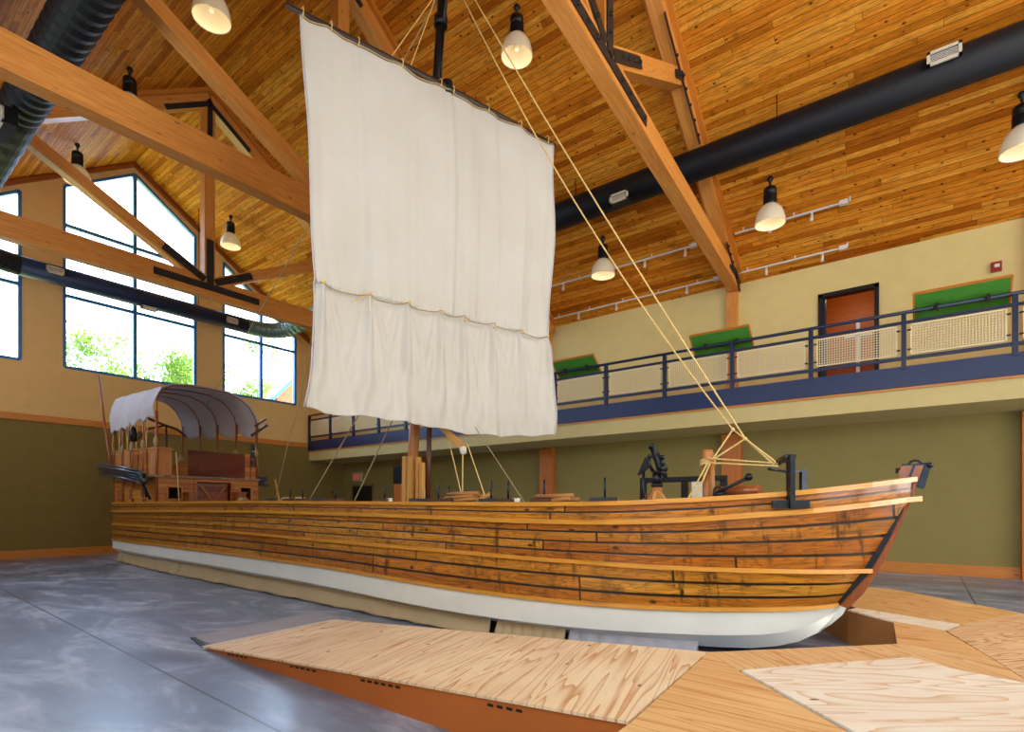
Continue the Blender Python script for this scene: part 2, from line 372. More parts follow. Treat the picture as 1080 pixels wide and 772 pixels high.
def window(idx, x, pts, mull, trans, d=1):
    """pts: top outline (y,z) left to right"""
    y0, y1 = pts[0][0], pts[-1][0]; fr = MB(); t = .13; w = .09
    xs = x-.0*d
    ring = [(y0, SILL)] + list(pts) + [(y1, SILL)]
    for a, b in zip(ring, ring[1:]+ring[:1]):
        fr.bar((xs, a[0], a[1]), (xs, b[0], b[1]), w, t, (1,0,0))
    def zt(y): return np.interp(y, [p[0] for p in pts], [p[1] for p in pts])
    for m in mull: fr.bar((xs, m, SILL), (xs, m, zt(m)), .11, .14, (1,0,0))
    for z in trans:
        ys = [y for y in np.linspace(y0, y1, 80) if zt(y) > z]
        fr.bar((xs, min(ys), z), (xs, max(ys), z), .10, .10, (1,0,0))
    r = bpy.data.objects.new('window_%d' % idx, None); C.objects.link(r); r.location = (x, (y0+y1)/2, SILL); struct(r)
    fr.build('frame', M['winframe'], r)
    g = MB(); g.add([(xs-.02*d, p[0], p[1]) for p in ring], [tuple(range(len(ring)))]); g.build('pane', M['glass'], r)
    # inner edge strip of lighter trim
    return r
window(1, XE-.05, W1, [2.9], [8.64]); window(2, XE-.05, W2, [7.65], [8.64, 10.98]); window(3, XE-.05, W3, [12.36], [8.64])
window(4, XO+.05, W1, [2.9], [8.64], -1); window(5, XO+.05, W2, [7.65], [8.64, 10.98], -1); window(6, XO+.05, W3, [12.36], [8.64], -1)

for k, (y0, y1) in enumerate(((1.3, 4.5), (5.62, 9.69), (10.78, 13.96))):  # lower glazing added in the unseen gable to light bow and sail
    r = bpy.data.objects.new('window_%d' % (20+k), None); C.objects.link(r); r.location = (XO+.1, (y0+y1)/2, .3); struct(r); f = MB()
    for q in ((y0, .3, y1, .3), (y0, 4, y1, 4), (y0, .3, y0, 4), (y1, .3, y1, 4), ((y0+y1)/2, .3, (y0+y1)/2, 4)): f.bar((XO+.1, q[0], q[1]), (XO+.1, q[2], q[3]), .1, .12, (1,0,0))
    f.build('frame', M['winframe'], r); g = MB(); g.add([(XO+.12, y0, .3), (XO+.12, y1, .3), (XO+.12, y1, 4), (XO+.12, y0, 4)], [(0,1,2,3)]); g.build('pane', M['glass'], r)

# long walls
mb = MB(); mb.box(XE-.25, XO+.25, YW, YW+.25, 0, 4.0, mi=1)
DX0, DX1, DZ1 = -2.13, -.92, 7.2
mb.box(XE-.25, DX0, YW, YW+.25, 4.0, 8.4); mb.box(DX1, XO+.25, YW, YW+.25, 4.0, 8.4); mb.box(DX0, DX1, YW, YW+.25, DZ1, 8.4)
mb.box(DX0, DX1, YW, YW+.25, 4.0, 4.66)
struct(mb.build('wall_back', [M['upper'], M['olive']]))
NW_ADDED = [(-20.9, -17.7, 5.2, 7.7), (-15.6, -12.2, 5.2, 7.7), (-8.9, -5.6, 5.2, 7.7), (-2.9, .9, 2.4, 7.4), (2.7, 6.5, 2.4, 7.4)]     # unseen windows added behind the camera, placed and sized for the daylight they admit
mb = MB(); ed = [XE-.25] + [v for w in NW_ADDED for v in w[:2]] + [XO+.25]
for k in range(0, len(ed), 2): mb.box(ed[k], ed[k+1], YN-.25, YN, 0, 8.4)
for a, b, lo_, hi_ in NW_ADDED: mb.box(a, b, YN-.25, YN, 0, lo_); mb.box(a, b, YN-.25, YN, hi_, 8.4)
struct(mb.build('wall_near', M['upper']))
for k, (a, b, lo_, hi_) in enumerate(NW_ADDED):
    r = bpy.data.objects.new('window_%d' % (7+k), None); C.objects.link(r); r.location = ((a+b)/2, YN-.1, lo_); struct(r)
    f = MB()
    for q in ((a+.05, lo_, a+.05, hi_), (b-.05, lo_, b-.05, hi_), (a, lo_+.05, b, lo_+.05), (a, hi_-.05, b, hi_-.05), ((a+b)/2, lo_, (a+b)/2, hi_)):
        f.bar((q[0], YN-.1, q[1]), (q[2], YN-.1, q[3]), .08, .1, (0,1,0))
    f.build('frame', M['winframe'], r)
    g = MB(); g.add([(a, YN-.12, lo_), (b, YN-.12, lo_), (b, YN-.12, hi_), (a, YN-.12, hi_)], [(0,1,2,3)]); g.build('pane', M['glass'], r)

# trims
mb = MB(); mb.box(XE, XE+.05, YN, 14.55, 4.36, 4.57); struct(mb.build('trim_1', M['trim']))
mb = MB()
for s in (1, -1):
    ye = YW if s > 0 else YN
    mb.bar((XE+.05, YR, ZR-.10), (XE+.05, ye, zroof(ye)-.10), .1, .13, (0,0,1))
struct(mb.build('trim_2', M['stem']))
mb = MB(); mb.box(XE, XE+.04, YN, YW, 0, .26); struct(mb.build('baseboard_end', M['trim']))
mb = MB(); mb.box(XE, XO, YW-.04, YW, 0, .26); struct(mb.build('baseboard_back', M['trim']))
mb = MB(); mb.box(XE, XO, YN, YN+.04, 0, .26); struct(mb.build('baseboard_near', M['trim']))

# wood columns on the back wall
for x in (-17.0, -10.75, -4.38, 2.05):
    mb = MB(); mb.box(x-.27, x+.27, YW-.2, YW+.02, 0, 3.72); struct(mb.build('column', M['column']))
    mb = MB(); mb.box(x-.15, x+.15, YW-.16, YW+.02, 4.66, 8.15); struct(mb.build('column', M['beam']))

# mezzanine
YF = 14.6
mb = MB(); mb.box(XE, XO, YF+.12, YW, 4.3, 4.62, mi=1); mb.box(XE, XO, YF+.05, YW, 3.76, 4.17, (1,0,0)); struct(mb.build('mezzanine_floor', [M['band'], M['column']]))
mb = MB(); mb.box(XE+.02, XO, YF-.02, YF+.12, 4.22, 4.66); struct(mb.build('trim_3', M['blue']))
mb = MB(); mb.box(XE+.02, XO, YF+.01, YF+.12, 4.165, 4.215); struct(mb.build('trim_4', M['trim']))

# ---------------------------------------------------------------- mezzanine railing
rl = thing('railing', 'dark blue steel railing with cream wire infill along the whole balcony edge', 'railing', (-10, YF, 4.66))
mb = MB(); mb.tube([(XE+.05, YF, 5.83), (XO-.1, YF, 5.83)], .04, 8); mb.build('handrail', M['bluerail'], rl)
mb = MB(); mb.box(XE+.05, XO-.1, YF-.025, YF+.025, 5.58, 5.64); mb.build('middle_rail', M['bluerail'], rl)
mb = MB(); mb.box(XE+.05, XO-.1, YF-.03, YF+.03, 4.80, 4.87); mb.build('bottom_rail', M['bluerail'], rl)
posts = [3.27+1.787*0 - 1.787*k for k in range(0, 10)] + [-14.5, -16.1, -17.71, -19.35, -20.98, -22.58]
posts = [5.05] + posts
pm = MB(); pm.box(posts[0]-.045, posts[0]+.045, YF-.05, YF+.05, 4.6, 5.80); p0 = pm.build('post', M['bluerail'], rl)
for x in posts[1:]:
    c = p0.copy(); C.objects.link(c); c.parent = rl; c.location = (x-posts[0], 0, 0)
for a, b in zip(posts[:-1], posts[1:]):
    m = MB(); x0, x1 = b+.13, a-.13; z0, z1 = 4.92, 5.54
    for q in ((x0, z0, x1, z0), (x0, z1, x1, z1), (x0, z0, x0, z1), (x1, z0, x1, z1)):
        m.bar((q[0], YF, q[1]), (q[2], YF, q[3]), .03, .035, (0,1,0))
    nx = int((x1-x0)/.05); nz = 11
    for k in range(1, nx): m.box(x0+(x1-x0)*k/nx-.007, x0+(x1-x0)*k/nx+.007, YF-.006, YF+.002, z0, z1)
    for k in range(1, nz): m.box(x0, x1, YF+.002, YF+.008, z0+(z1-z0)*k/nz-.006, z0+(z1-z0)*k/nz+.006)
    pnl = m.build('wire_panel', M['meshwire'], rl)
    m = MB()
    for x, s in ((x0, -1), (x1, 1)):
        for z in (z0+.1, z1-.1):
            m = MB(); m.box(min(x, x+s*.07), max(x, x+s*.07), YF-.02, YF+.02, z-.015, z+.015); m.build('clip', M['black'], pnl)

# reading boards on the railing, green undersides
def board(x0, x1, label, dark=False):
    t = thing('reading_board', label, 'display board', ((x0+x1)/2, 14.62, 5.75), 'green backed reading boards on the balcony rail')
    a, b = (14.42, 6.13), (14.92, 5.70)
    m = MB(); m.add([(x0, a[0], a[1]), (x1, a[0], a[1]), (x1, b[0], b[1]), (x0, b[0], b[1]), (x0, a[0]+.03, a[1]+.03), (x1, a[0]+.03, a[1]+.03), (x1, b[0]+.03, b[1]+.03), (x0, b[0]+.03, b[1]+.03)],
        [(0,1,2,3),(4,5,6,7),(0,1,5,4),(1,2,6,5),(2,3,7,6),(3,0,4,7)]); m.build('panel', M['green'], t)
    m = MB()
    for p, q in (((x0, *a), (x1, *a)), ((x0, *a), (x0, *b)), ((x1, *a), (x1, *b)), ((x0, *b), (x1, *b))):
        m.bar(V(p)+V((0,.015,.015)), V(q)+V((0,.015,.015)), .035, .05, (0,.65,.76))
    m.build('frame', M['trim'], t)
    for f in (.25, .78):
        x = x0+(x1-x0)*f; m = MB(); m.box(x-.03, x+.03, 14.54, 14.66, 5.77, 5.90); m.box(x-.02, x+.02, 14.6, 14.75, 5.86, 5.92); m.build('bracket', M['black'], t)
board(-.13, 1.43, 'long green backed reading board near the right edge of the photo, below the fire alarm')
board(-4.92, -3.44, 'green backed reading board on the rail in front of the wooden column')
board(-9.24, -7.79, 'green backed reading board on the rail just right of the sail')

# upstairs doorway
mb = MB(); mb.box(DX0-.07, DX0+.03, YW-.04, YW+.2, 4.62, DZ1+.05); mb.box(DX1-.03, DX1+.07, YW-.04, YW+.2, 4.62, DZ1+.05); mb.box(DX0-.07, DX1+.07, YW-.04, YW+.2, DZ1-.03, DZ1+.07)
d1 = bpy.data.objects.new('door_1', None); C.objects.link(d1); d1.location = (-1.5, YW, 4.62); struct(d1)
mb.build('frame', M['black'], d1)
mb = MB(); mb.box(DX0+.03, DX0+.09, YW+.05, YW+.22, 4.66, DZ1-.03); mb.build('door_edge', M['bluerail'], d1)
mb = MB(); mb.box(DX0-1.2, DX1+1.2, YW+2.6, YW+2.7, 4.6, 8); mb.box(DX0-1.2, DX0-1.1, YW+.26, YW+2.6, 4.6, 8); mb.box(DX1+1.1, DX1+1.2, YW+.26, YW+2.6, 4.6, 8); mb.box(DX0-1.2, DX1+1.2, YW+.26, YW+2.7, 4.5, 4.6); mb.box(DX0-1.2, DX1+1.2, YW+.26, YW+2.7, 8.0, 8.1)
struct(mb.build('wall_hall', M['column']))
mb = MB(); mb.box(-1.35, -1.27, YW+.1, YW+.16, 4.66, 6.4); mb.box(-1.62, -1.0, YW+.1, YW+.16, 6.02, 6.1); mb.build('push_bar', M['white'], d1)
hl = bpy.data.lights.new('hall_lamp_light', 'POINT'); hl.energy = 14; hl.color = (1, .75, .45); hl.shadow_soft_size = .15; ho = bpy.data.objects.new('hall_lamp_light', hl); C.objects.link(ho); ho.location = (-1.5, YW+1.3, 7.6)
# ground floor doorway and signs in the far corner
d2 = bpy.data.objects.new('door_2', None); C.objects.link(d2); d2.location = (-21.3, YW, 0); struct(d2)
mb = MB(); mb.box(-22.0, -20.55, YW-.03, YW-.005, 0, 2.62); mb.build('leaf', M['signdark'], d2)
mb = MB(); mb.box(-22.08, -22.0, YW-.05, YW, 0, 2.7); mb.box(-20.55, -20.47, YW-.05, YW, 0, 2.7); mb.box(-22.08, -20.47, YW-.05, YW, 2.62, 2.7); mb.build('frame', M['olivedk'], d2)
def text_mesh(s, size, loc, rot, mat, parent, name='lettering', ext=.004):
    cu = bpy.data.curves.new('t', 'FONT'); cu.body = s; cu.size = size; cu.extrude = ext; cu.align_x = 'CENTER'; cu.align_y = 'CENTER'
    o = bpy.data.objects.new('t', cu); C.objects.link(o); bpy.context.view_layer.update()
    me = bpy.data.meshes.new_from_object(o.evaluated_get(bpy.context.evaluated_depsgraph_get())); bpy.data.objects.remove(o)
    me.materials.clear(); me.materials.append(mat)
    q = bpy.data.objects.new(name, me); C.objects.link(q); q.parent = parent; q.location = V(loc)-parent.location; q.rotation_euler = rot; return q
ex = thing('exit_sign', 'small lit red exit sign above the dark doorway in the far corner', 'exit sign', (-21.65, YW, 3.05))
mb = MB(); mb.box(-21.93, -21.3, YW-.08, YW, 2.86, 3.26); mb.build('housing', M['exitface'], ex)
text_mesh('EXIT', .30, (-21.65, YW-.085, 3.06), (PI/2, 0, 0), M['exitred'], ex)
fa = thing('fire_alarm', 'red fire alarm strobe on the upper wall right of the door', 'fire alarm', (1.36, YW, 7.07))
mb = MB(); mb.box(1.27, 1.46, YW-.07, YW, 6.96, 7.18); mb.build('body', M['red'], fa)
mb = MB(); mb.box(1.33, 1.42, YW-.09, YW-.07, 7.05, 7.12); mb.build('strobe_lens', M['white'], fa)
th = thing('thermostat', 'small white control box on the wooden column behind the mast', 'thermostat', (-16.85, YW-.2, 1.9))
mb = MB(); mb.box(-16.98, -16.74, YW-.26, YW-.2, 2.0, 2.3); mb.build('case', M['white'], th)
mb = MB(); mb.box(-16.92, -16.80, YW-.27, YW-.26, 2.1, 2.22); mb.build('display', M['concrete2'], th)
mb = MB(); mb.lathe([(.001, -.03), (.06, -.03), (.06, 0)], (XE+.03, 15.9, 2.35), 12, axis='x'); o = mb.build('door_chime', M['ropedk']); tag(o, 'small round brass fitting on the olive wall in the far corner', 'wall fitting')

# ---------------------------------------------------------------- roof trusses
def truss(X, label, zb=7.85, node=YR, sloped=False, pl_=1.0):
    t = thing('roof_truss', label, 'roof truss', (X, YR, zb), 'timber roof trusses')
    w = .30
    for s, ye in ((1, YW-.15), (-1, YN+.15)):
        m = MB(); dz = .30
        a = V((X, YR, ZR-.34)); b = V((X, ye, zroof(ye)-.34)); dep = .30 if sloped else .44; a.z += .34-dep/2-.04; b.z += .34-dep/2-.04; m.bar(a, b, w, dep)
        m.build('rafter', M['beam'], t)
        pu = MB(); 
        pu.bar((X, YR, ZR-.06), (X, ye, zroof(ye)-.06), w+.22, .10); pu.build('nailer', M['trim'], t)
    if not sloped:
        m = MB(); m.box(X-w/2, X+w/2, YN+.05, YW-.05, zb, zb+.57, (0,1,0)); m.build('bottom_chord', M['beam'], t); nz = zb+.35
    else:
        m = MB(); m.bar((X, 6.2, 9.30), (X, YW-.1, 8.02), w, .44); m.build('bottom_chord', M['beam'], t)
        m = MB(); m.bar((X, 6.2, 9.30), (X, YN+.05, 8.0), w, .44); m.build('bottom_chord', M['beam'], t); nz = 9.1
    m = MB(); kw = .30; m.box(X-w/2+.01, X+w/2-.01, node-kw/2, node+kw/2, nz, zroof(node)-.5, (0,0,1)); m.build('king_post', M['beam'], t)
    ends = []
    for s in (1, -1):
        ye = node + s*4.35; ze = zroof(ye)-.62
        if sloped: ye = node + s*3.5; ze = zroof(ye)-.30
        a = V((X, node+s*.15, nz+.12)); b = V((X, ye, ze)); m = MB(); m.bar(a, b, w-.04, .30 if not sloped else .34); m.build('brace', M['beam'], t); ends.append((a, b))
    # steel plates on the face towards the bow
    xf = X+w/2+.012
    def plate(p, q, wd=.20, bolts=4):
        q = (p[0]+(q[0]-p[0])*pl_, p[1]+(q[1]-p[1])*pl_)
        p = V((xf, p[0], p[1])); q = V((xf, q[0], q[1])); m = MB(); m.bar(p, q, .022, wd, (0,0,1) if abs((q-p).normalized().z) < .95 else (0,1,0))
        pl = m.build('steel_plate', M['blackpl'], t)
        for k in range(bolts if sloped else 0):
            c = p.lerp(q, .30 + .63*k/max(1, bolts-1)); m = MB(); m.lathe([(.001, .045), (.032, .045), (.032, 0)], c, 8, axis='x'); m.build('bolt', M['black'], pl)
    zc = nz - .06
    if sloped: sl = lambda d: 9.04 - .124*d
    else: sl = lambda d: zb+.285
    plate((node, sl(0)), (node+1.5, sl(1.5))); plate((node, sl(0)), (node-1.5, sl(-1.5))); plate((node, nz), (node, nz+1.35))
    for a, b in ends:
        d = (b-a).normalized(); plate((a.y, a.z), (a.y+d.y*1.25, a.z+d.z*1.25))
    for s in (1, -1):
        e = YR; plate((e, ZR-.45), (e+s*1.2, ZR-.45-1.2*SL), .14, 3)
        # heel and strut joints
        if not sloped: continue
        ye = YW-.2 if s > 0 else YN+.2
        plate((ye, zroof(ye)-.42), (ye-s*1.3, zroof(ye)-.42+1.3*SL), .10, 5); plate((ye, (8.0 if sloped else zb+.3)+.02), (ye-s*1.0, (8.15 if sloped else zb+.3)), .10, 4)
        a, b = ends[0] if s > 0 else ends[1]
        plate((b.y-s*1.1, zroof(b.y-s*1.1)-.45), (b.y+s*1.1, zroof(b.y+s*1.1)-.45), .08, 6)
        d = (b-a).normalized(); plate((b.y-d.y*.5, b.z-d.z*.5), (b.y, b.z), .16, 2)
    plate((YR, ZR-.5), (YR, ZR-1.5), .14, 3)
    return t
truss(-4.30, 'nearest timber roof truss right of the sail, with bolted black steel node plates', node=8.25, sloped=True)
truss(-10.6, 'timber roof truss whose long chord runs from the top left corner behind the sail', pl_=.4)
truss(-17.05, 'far timber roof truss in front of the gable windows, dark plates at its node')

# ---------------------------------------------------------------- air ducts
def arc(c, r, a0, a1, n, f): return [f(c, r, a0+(a1-a0)*k/n) for k in range(n+1)]
dt = thing('air_duct', 'large round black ventilation duct looping round under the roof', 'duct', (-10, YR, 9.0))
DR = .34
xd = -21.75
m = MB(); m.tube([(7.9, 12.9, 9.65), (-17.5, 12.9, 9.65)], DR, 28); m.build('duct_run', M['duct'], dt, 'black straight duct run on the balcony side')
m = MB(); m.tube([(7.9-.14*k, 2.88, 9.6) for k in range(161)], [DR+(.018 if k % 2 else 0) for k in range(161)], 28, smooth=False); m.build('duct_run', M['spiral'], dt, 'black ribbed duct run at the top left')
m = MB(); m.tube([(xd, 4.2, 8.9), (xd, 11.3, 8.9)], DR-.05, 28); m.build('duct_run', M['duct_backlit'], dt, 'duct run across the gable windows, coloured navy for the backlight')
def elbow(p0, p1, p2, p3, r0, r1, n=34):
    pts = []; rs = []
    for k in range(n+1):
        q = k/n; b = V(p0)*(1-q)**3 + V(p1)*3*q*(1-q)**2 + V(p2)*3*q*q*(1-q) + V(p3)*q**3
        pts.append(b); rs.append((r0+(r1-r0)*q)*(1.0 + (.035 if k % 2 else 0)))
    mm = MB(); mm.tube(pts, rs, 24, smooth=False); return mm
elbow((xd, 11.2, 8.9), (xd, 13.0, 8.9), (-21.2, 12.9, 9.15), (-17.4, 12.9, 9.65), DR-.05, DR).build('ribbed_elbow', M['ribduct'], dt, 'greenish grey ribbed elbow')
elbow((xd, 4.3, 8.9), (xd, 2.4, 8.9), (-20.0, 2.88, 9.2), (-14.45, 2.88, 9.6), DR-.05, DR, 60).build('ribbed_elbow', M['spiral'], dt)
def register(c, axis, w=.42, h=.26, tilt=0):
    m = MB(); x, y, z = c
    if axis == 'y':   # faces -Y, long along x
        for q in ((-w/2, w/2, -h/2, -h/2+.05), (-w/2, w/2, h/2-.05, h/2), (-w/2, -w/2+.05, -h/2, h/2), (w/2-.05, w/2, -h/2, h/2)): m.box(x+q[0], x+q[1], y-.03, y, z+q[2], z+q[3])
        for k in range(5): m.box(x-w/2+.05, x+w/2-.05, y-.02, y-.005, z-h/2+.06+k*(h-.12)/5, z-h/2+.07+k*(h-.12)/5, mi=1)
        m.box(x-w/2+.01, x+w/2-.01, y, y+.2, z-h/2+.01, z+h/2-.01, mi=2)
    else:
        for q in ((-w/2, w/2, -h/2, -h/2+.05), (-w/2, w/2, h/2-.05, h/2), (-w/2, -w/2+.05, -h/2, h/2), (w/2-.05, w/2, -h/2, h/2)): m.box(x, x+.03, y+q[0], y+q[1], z+q[2], z+q[3])
        for k in range(5): m.box(x+.005, x+.02, y-w/2+.05, y+w/2-.05, z-h/2+.06+k*(h-.12)/5, z-h/2+.07+k*(h-.12)/5, mi=1)
        m.box(x-.2, x, y-w/2+.01, y+w/2-.01, z-h/2+.01, z+h/2-.01, mi=2)
    m.build('air_register', [M['register'], M['white'], M['duct']], dt)
register((.33, 12.52, 9.74), 'y', .5, .26); register((-6.05, 12.55, 9.36), 'y', .5, .22)
register((xd+.32, 5.08, 8.93), 'x', .44, .22); register((xd+.32, 10.5, 8.86), 'x', .44, .22)
register((-14.3, 2.52, 9.05), 'y', .9, .34); register((xd+.2, 7.7, 8.56), 'x', .5, .1)
m = MB()
for x in (-15.2, -12.6, -7.5, -2.5, 3.0): m.tube([(x, 12.9, 9.95), (x, 12.9, zroof(12.9)+.01)], .012, 6); m.tube([(x, 2.88, 9.9), (x, 2.88, zroof(2.88)+.01)], .012, 6)
for y in (5.8, 9.4): m.tube([(xd, y, 9.15), (xd, y, zroof(y)+.01)], .012, 6)
m.build('hangers', M['black'], dt)

# ---------------------------------------------------------------- pendant lamps
def make_lamp(loc, label, hook):
    t = thing('pendant_lamp', label, 'pendant lamp', loc, 'bell shaped glass pendant lamps under the roof')
    x, y, z = loc       # loc = top of the shade
    m = MB(); m.tube([(x, y, z+.62), (x, y, z+.30)], .018, 6); m.lathe([(.001, .68), (.05, .67), (.075, .62), (.05, .57), (.03, .55), (.03, .50), (.001, .5)], (x, y, z), 12); m.build('hook', M['black'], t)
    m = MB(); m.lathe([(.001, .42), (.10, .42), (.145, .38), (.145, .22)] + [(.155 if k % 2 else .14, .22-.02*k) for k in range(11)] + [(.15, -.01), (.001, -.01)], (x, y, z), 20); m.build('lamp_cap', M['black'], t)
    m = MB(); prof = [(.13, 0), (.20, -.06), (.265, -.14), (.31, -.25), (.335, -.36), (.345, -.45), (.34, -.48), (.325, -.45), (.315, -.36), (.29, -.25), (.245, -.14), (.18, -.06), (.11, 0)]
    m.lathe(prof, (x, y, z), 28); m.build('lamp_shade', M['shade'], t)
    m = MB(); m.lathe([(.001, -.34), (.05, -.32), (.065, -.24), (.04, -.12), (.03, 0)], (x, y, z), 12); m.build('bulb', M['white'], t)
    return t
LP = [((-2.92, 14.29), 'glass pendant lamp right of the nearest truss, above the pale balcony wall'),
      ((-7.44, 14.38), 'glass pendant lamp crossed by the two ropes, below the black duct'),
      ((1.55, 14.28), 'glass pendant lamp cut off by the right edge of the photo'),
      ((-7.12, 9.69), 'pendant lamp at the top of the photo between mast and nearest truss, seen from below'),
      ((-20.54, 10.0), 'small far pendant lamp right of the king post of the far truss'),
      ((-20.19, 5.31), 'far pendant lamp seen above the gable window, at the upper left'),
      ((-15.47, 5.10), 'pendant lamp partly hidden behind the long truss chord at the upper left'),
      ((-11.12, 5.05), 'pendant lamp of which only the glass bottom shows at the top edge')]
lamp0 = None
for (x, y), lab in LP:
    zt = zroof(y) - .685
    if lamp0 is None: lamp0 = make_lamp((x, y, zt), lab, .2)
    else: copy_tree(lamp0, (x, y, zt), lab)
    ld = bpy.data.lights.new('lamp_bulb_light', 'POINT'); ld.energy = 8; ld.color = (1, .72, .42); ld.shadow_soft_size = .12
    lo = bpy.data.objects.new('lamp_bulb_light', ld); C.objects.link(lo); lo.location = (x, y, zt-.62)

# ---------------------------------------------------------------- track lights
def track(x0, x1, y, label, heads):
    z = zroof(y)-.10
    t = thing('track_light', label, 'track light', ((x0+x1)/2, y, z), 'white track lights on the ceiling')
    m = MB(); m.box(x0, x1, y-.025, y+.025, z-.02, z+.02); 
    m.build('track', M['white'], t)
    m = MB()
    for k in range(int(abs(x1-x0)/1.2)+1): m.box(x0+.2+k*1.2, x0+.23+k*1.2, y-.01, y+.01, z, zroof(y)+.01)
    m.build('stems', M['white'], t)
    m = MB(); m.box(x1-.02, x1+.16, y-.06, y+.06, z-.05, z+.05); m.build('end_box', M['white'], t)
    for hx in heads:
        m = MB(); m.box(hx-.02, hx+.02, y-.02, y+.02, z-.08, z-.02); m.tube([(hx, y, z-.08), (hx-.02, y+.03, z-.22)], [.03, .045], 10); m.build('spot_head', M['white'], t)
track(-3.97, -1.55, 15.2, 'white ceiling track light right of the nearest truss, upper of two', [-3.1, -2.15])
track(-4.11, -1.66, 16.2, 'white ceiling track light right of the nearest truss, lower one by the wall', [-3.4, -2.05])
track(-10.1, -5.15, 15.2, 'white ceiling track light between sail and truss, upper of two', [-9.3, -7.9, -6.5, -5.3])
track(-10.3, -4.8, 16.2, 'white ceiling track light between sail and truss, lower one by the wall', [-9.3, -7.9, -5.6])

# ================================================================= KEELBOAT
YC = 6.82
S_ = [0,.2,.6,1.3,2.3,3.3,4.3,7.3,11.3,14.3,16.5,19.2]
B_ = [.05,.42,.80,1.2,1.56,1.69,1.71,1.59,1.44,1.33,1.18,.93]
from bisect import bisect
def smooth_interp(xs, ys):
    n = len(xs); d = [(ys[i+1]-ys[i])/(xs[i+1]-xs[i]) for i in range(n-1)]
    t = [d[0]] + [0 if d[i-1]*d[i] <= 0 else 2*d[i-1]*d[i]/(d[i-1]+d[i]) for i in range(1, n-1)] + [d[-1]]
    def f(x):
        x = min(max(x, xs[0]), xs[-1]); i = min(max(bisect(xs, x)-1, 0), n-2); h = xs[i+1]-xs[i]; q = (x-xs[i])/h
        return (2*q**3-3*q*q+1)*ys[i] + (q**3-2*q*q+q)*h*t[i] + (-2*q**3+3*q*q)*ys[i+1] + (q**3-q*q)*h*t[i+1]
    return f
bhw = smooth_interp(S_, B_)
XS = -19.2
LV = {
 'cap': (-.05, [-19.2,-13,-10,-7.8,-6,-4.4,-3.4,-2.65,-2,-1.4,-.8,-.38,-.05], [1.745,1.727,1.715,1.693,1.675,1.657,1.65,1.655,1.68,1.714,1.77,1.83,1.895]),
 'R1': (-.08, [-19.2,-13,-10,-7.75,-6,-4.8,-3.8,-2.87,-2.1,-1.5,-.8,-.38,-.08], [1.49,1.523,1.525,1.506,1.49,1.471,1.449,1.445,1.464,1.51,1.576,1.635,1.69]),
 'R2': (-.47, [-19.2,-15.3,-12.8,-11.1,-8.3,-6,-4.8,-3.7,-2.9,-2.1,-1.3,-.85,-.47], [1.11,1.124,1.126,1.115,1.08,1.056,1.044,1.022,1.008,.982,.97,.962,.945]),
 'R3': (-.72, [-19.2,-14,-11,-8.6,-6.9,-5.6,-4.4,-3.6,-2.9,-2.3,-1.8,-1.3,-.72], [.655,.672,.662,.648,.622,.588,.563,.553,.544,.538,.54,.547,.55]),
 'WB': (-.97, [-19.2,-14,-11,-8.6,-6.9,-5.6,-4.4,-2,-.97], [.40,.41,.385,.362,.328,.293,.277,.277,.283])}
LF = {k: (v[0], smooth_interp(v[1], v[2])) for k, v in LV.items()}
def lerp_level(a, b, q, t):
    """point (X, halfwidth, z) between levels a and b at station t (0 stem, 1 stern)"""
    out = []
    for k in (a, b):
        xs, zf = LF[k]; s = t*(xs-XS); X = xs-s; out.append((X, bhw(s*(19.2/(xs-XS))), zf(X)))
    return [out[0][i]*(1-q)+out[1][i]*q for i in range(3)]
TS = [0,.004,.01,.018,.028,.04,.055,.072,.09,.11,.13,.15,.17,.19,.21,.235] + [.26+.0308*k for k in range(25)]
TS[-1] = 1.0
boat = thing('keelboat', 'long varnished wooden keelboat with white bottom and stern cabin filling the hall', 'boat', (-9, YC, 0))
rows = [('cap', 'R1', 0, 0), ('cap', 'R1', .5, 1), ('cap', 'R1', 1, 2)] + [('R1', 'R2', k/4, 2+k) for k in (1, 2, 3, 4)] + [('R2', 'R3', k/3, 6+k) for k in (1, 2, 3)]
def hull_shell(rows, name, mat, side):
    m = MB(); n = len(TS); vs = []
    for a, b, q, v in rows:
        for t in TS:
            X, w, z = lerp_level(a, b, q, t); vs.append((X, YC + side*w, z))
    fs = []; uvs = []
    for r in range(len(rows)-1):
        for i in range(n-1):
            q = [(r, i), (r, i+1), (r+1, i+1), (r+1, i)]
            fs.append([a*n+b for a, b in q]); uvs.append([(vs[a*n+b][0]+side*7, rows[a][3]+ (0.0 if side < 0 else 20)) for a, b in q])
    m.add(vs, fs, None, True, uvs); return m.build(name, mat, boat)
for sd in (-1, 1): hull_shell(rows, 'planked_side', M['hull'], sd)
# transom
m = MB(); st = [lerp_level(a, b, q, 1.0) for a, b, q, v in rows]
vs = [(XS, YC-p[1], p[2]) for p in st] + [(XS, YC+p[1], p[2]) for p in st]; k = len(st)
m.add(vs, [(i, i+1, i+1+k, i+k) for i in range(k-1)], (0,1,0)); m.build('transom', M['cabin'], boat)
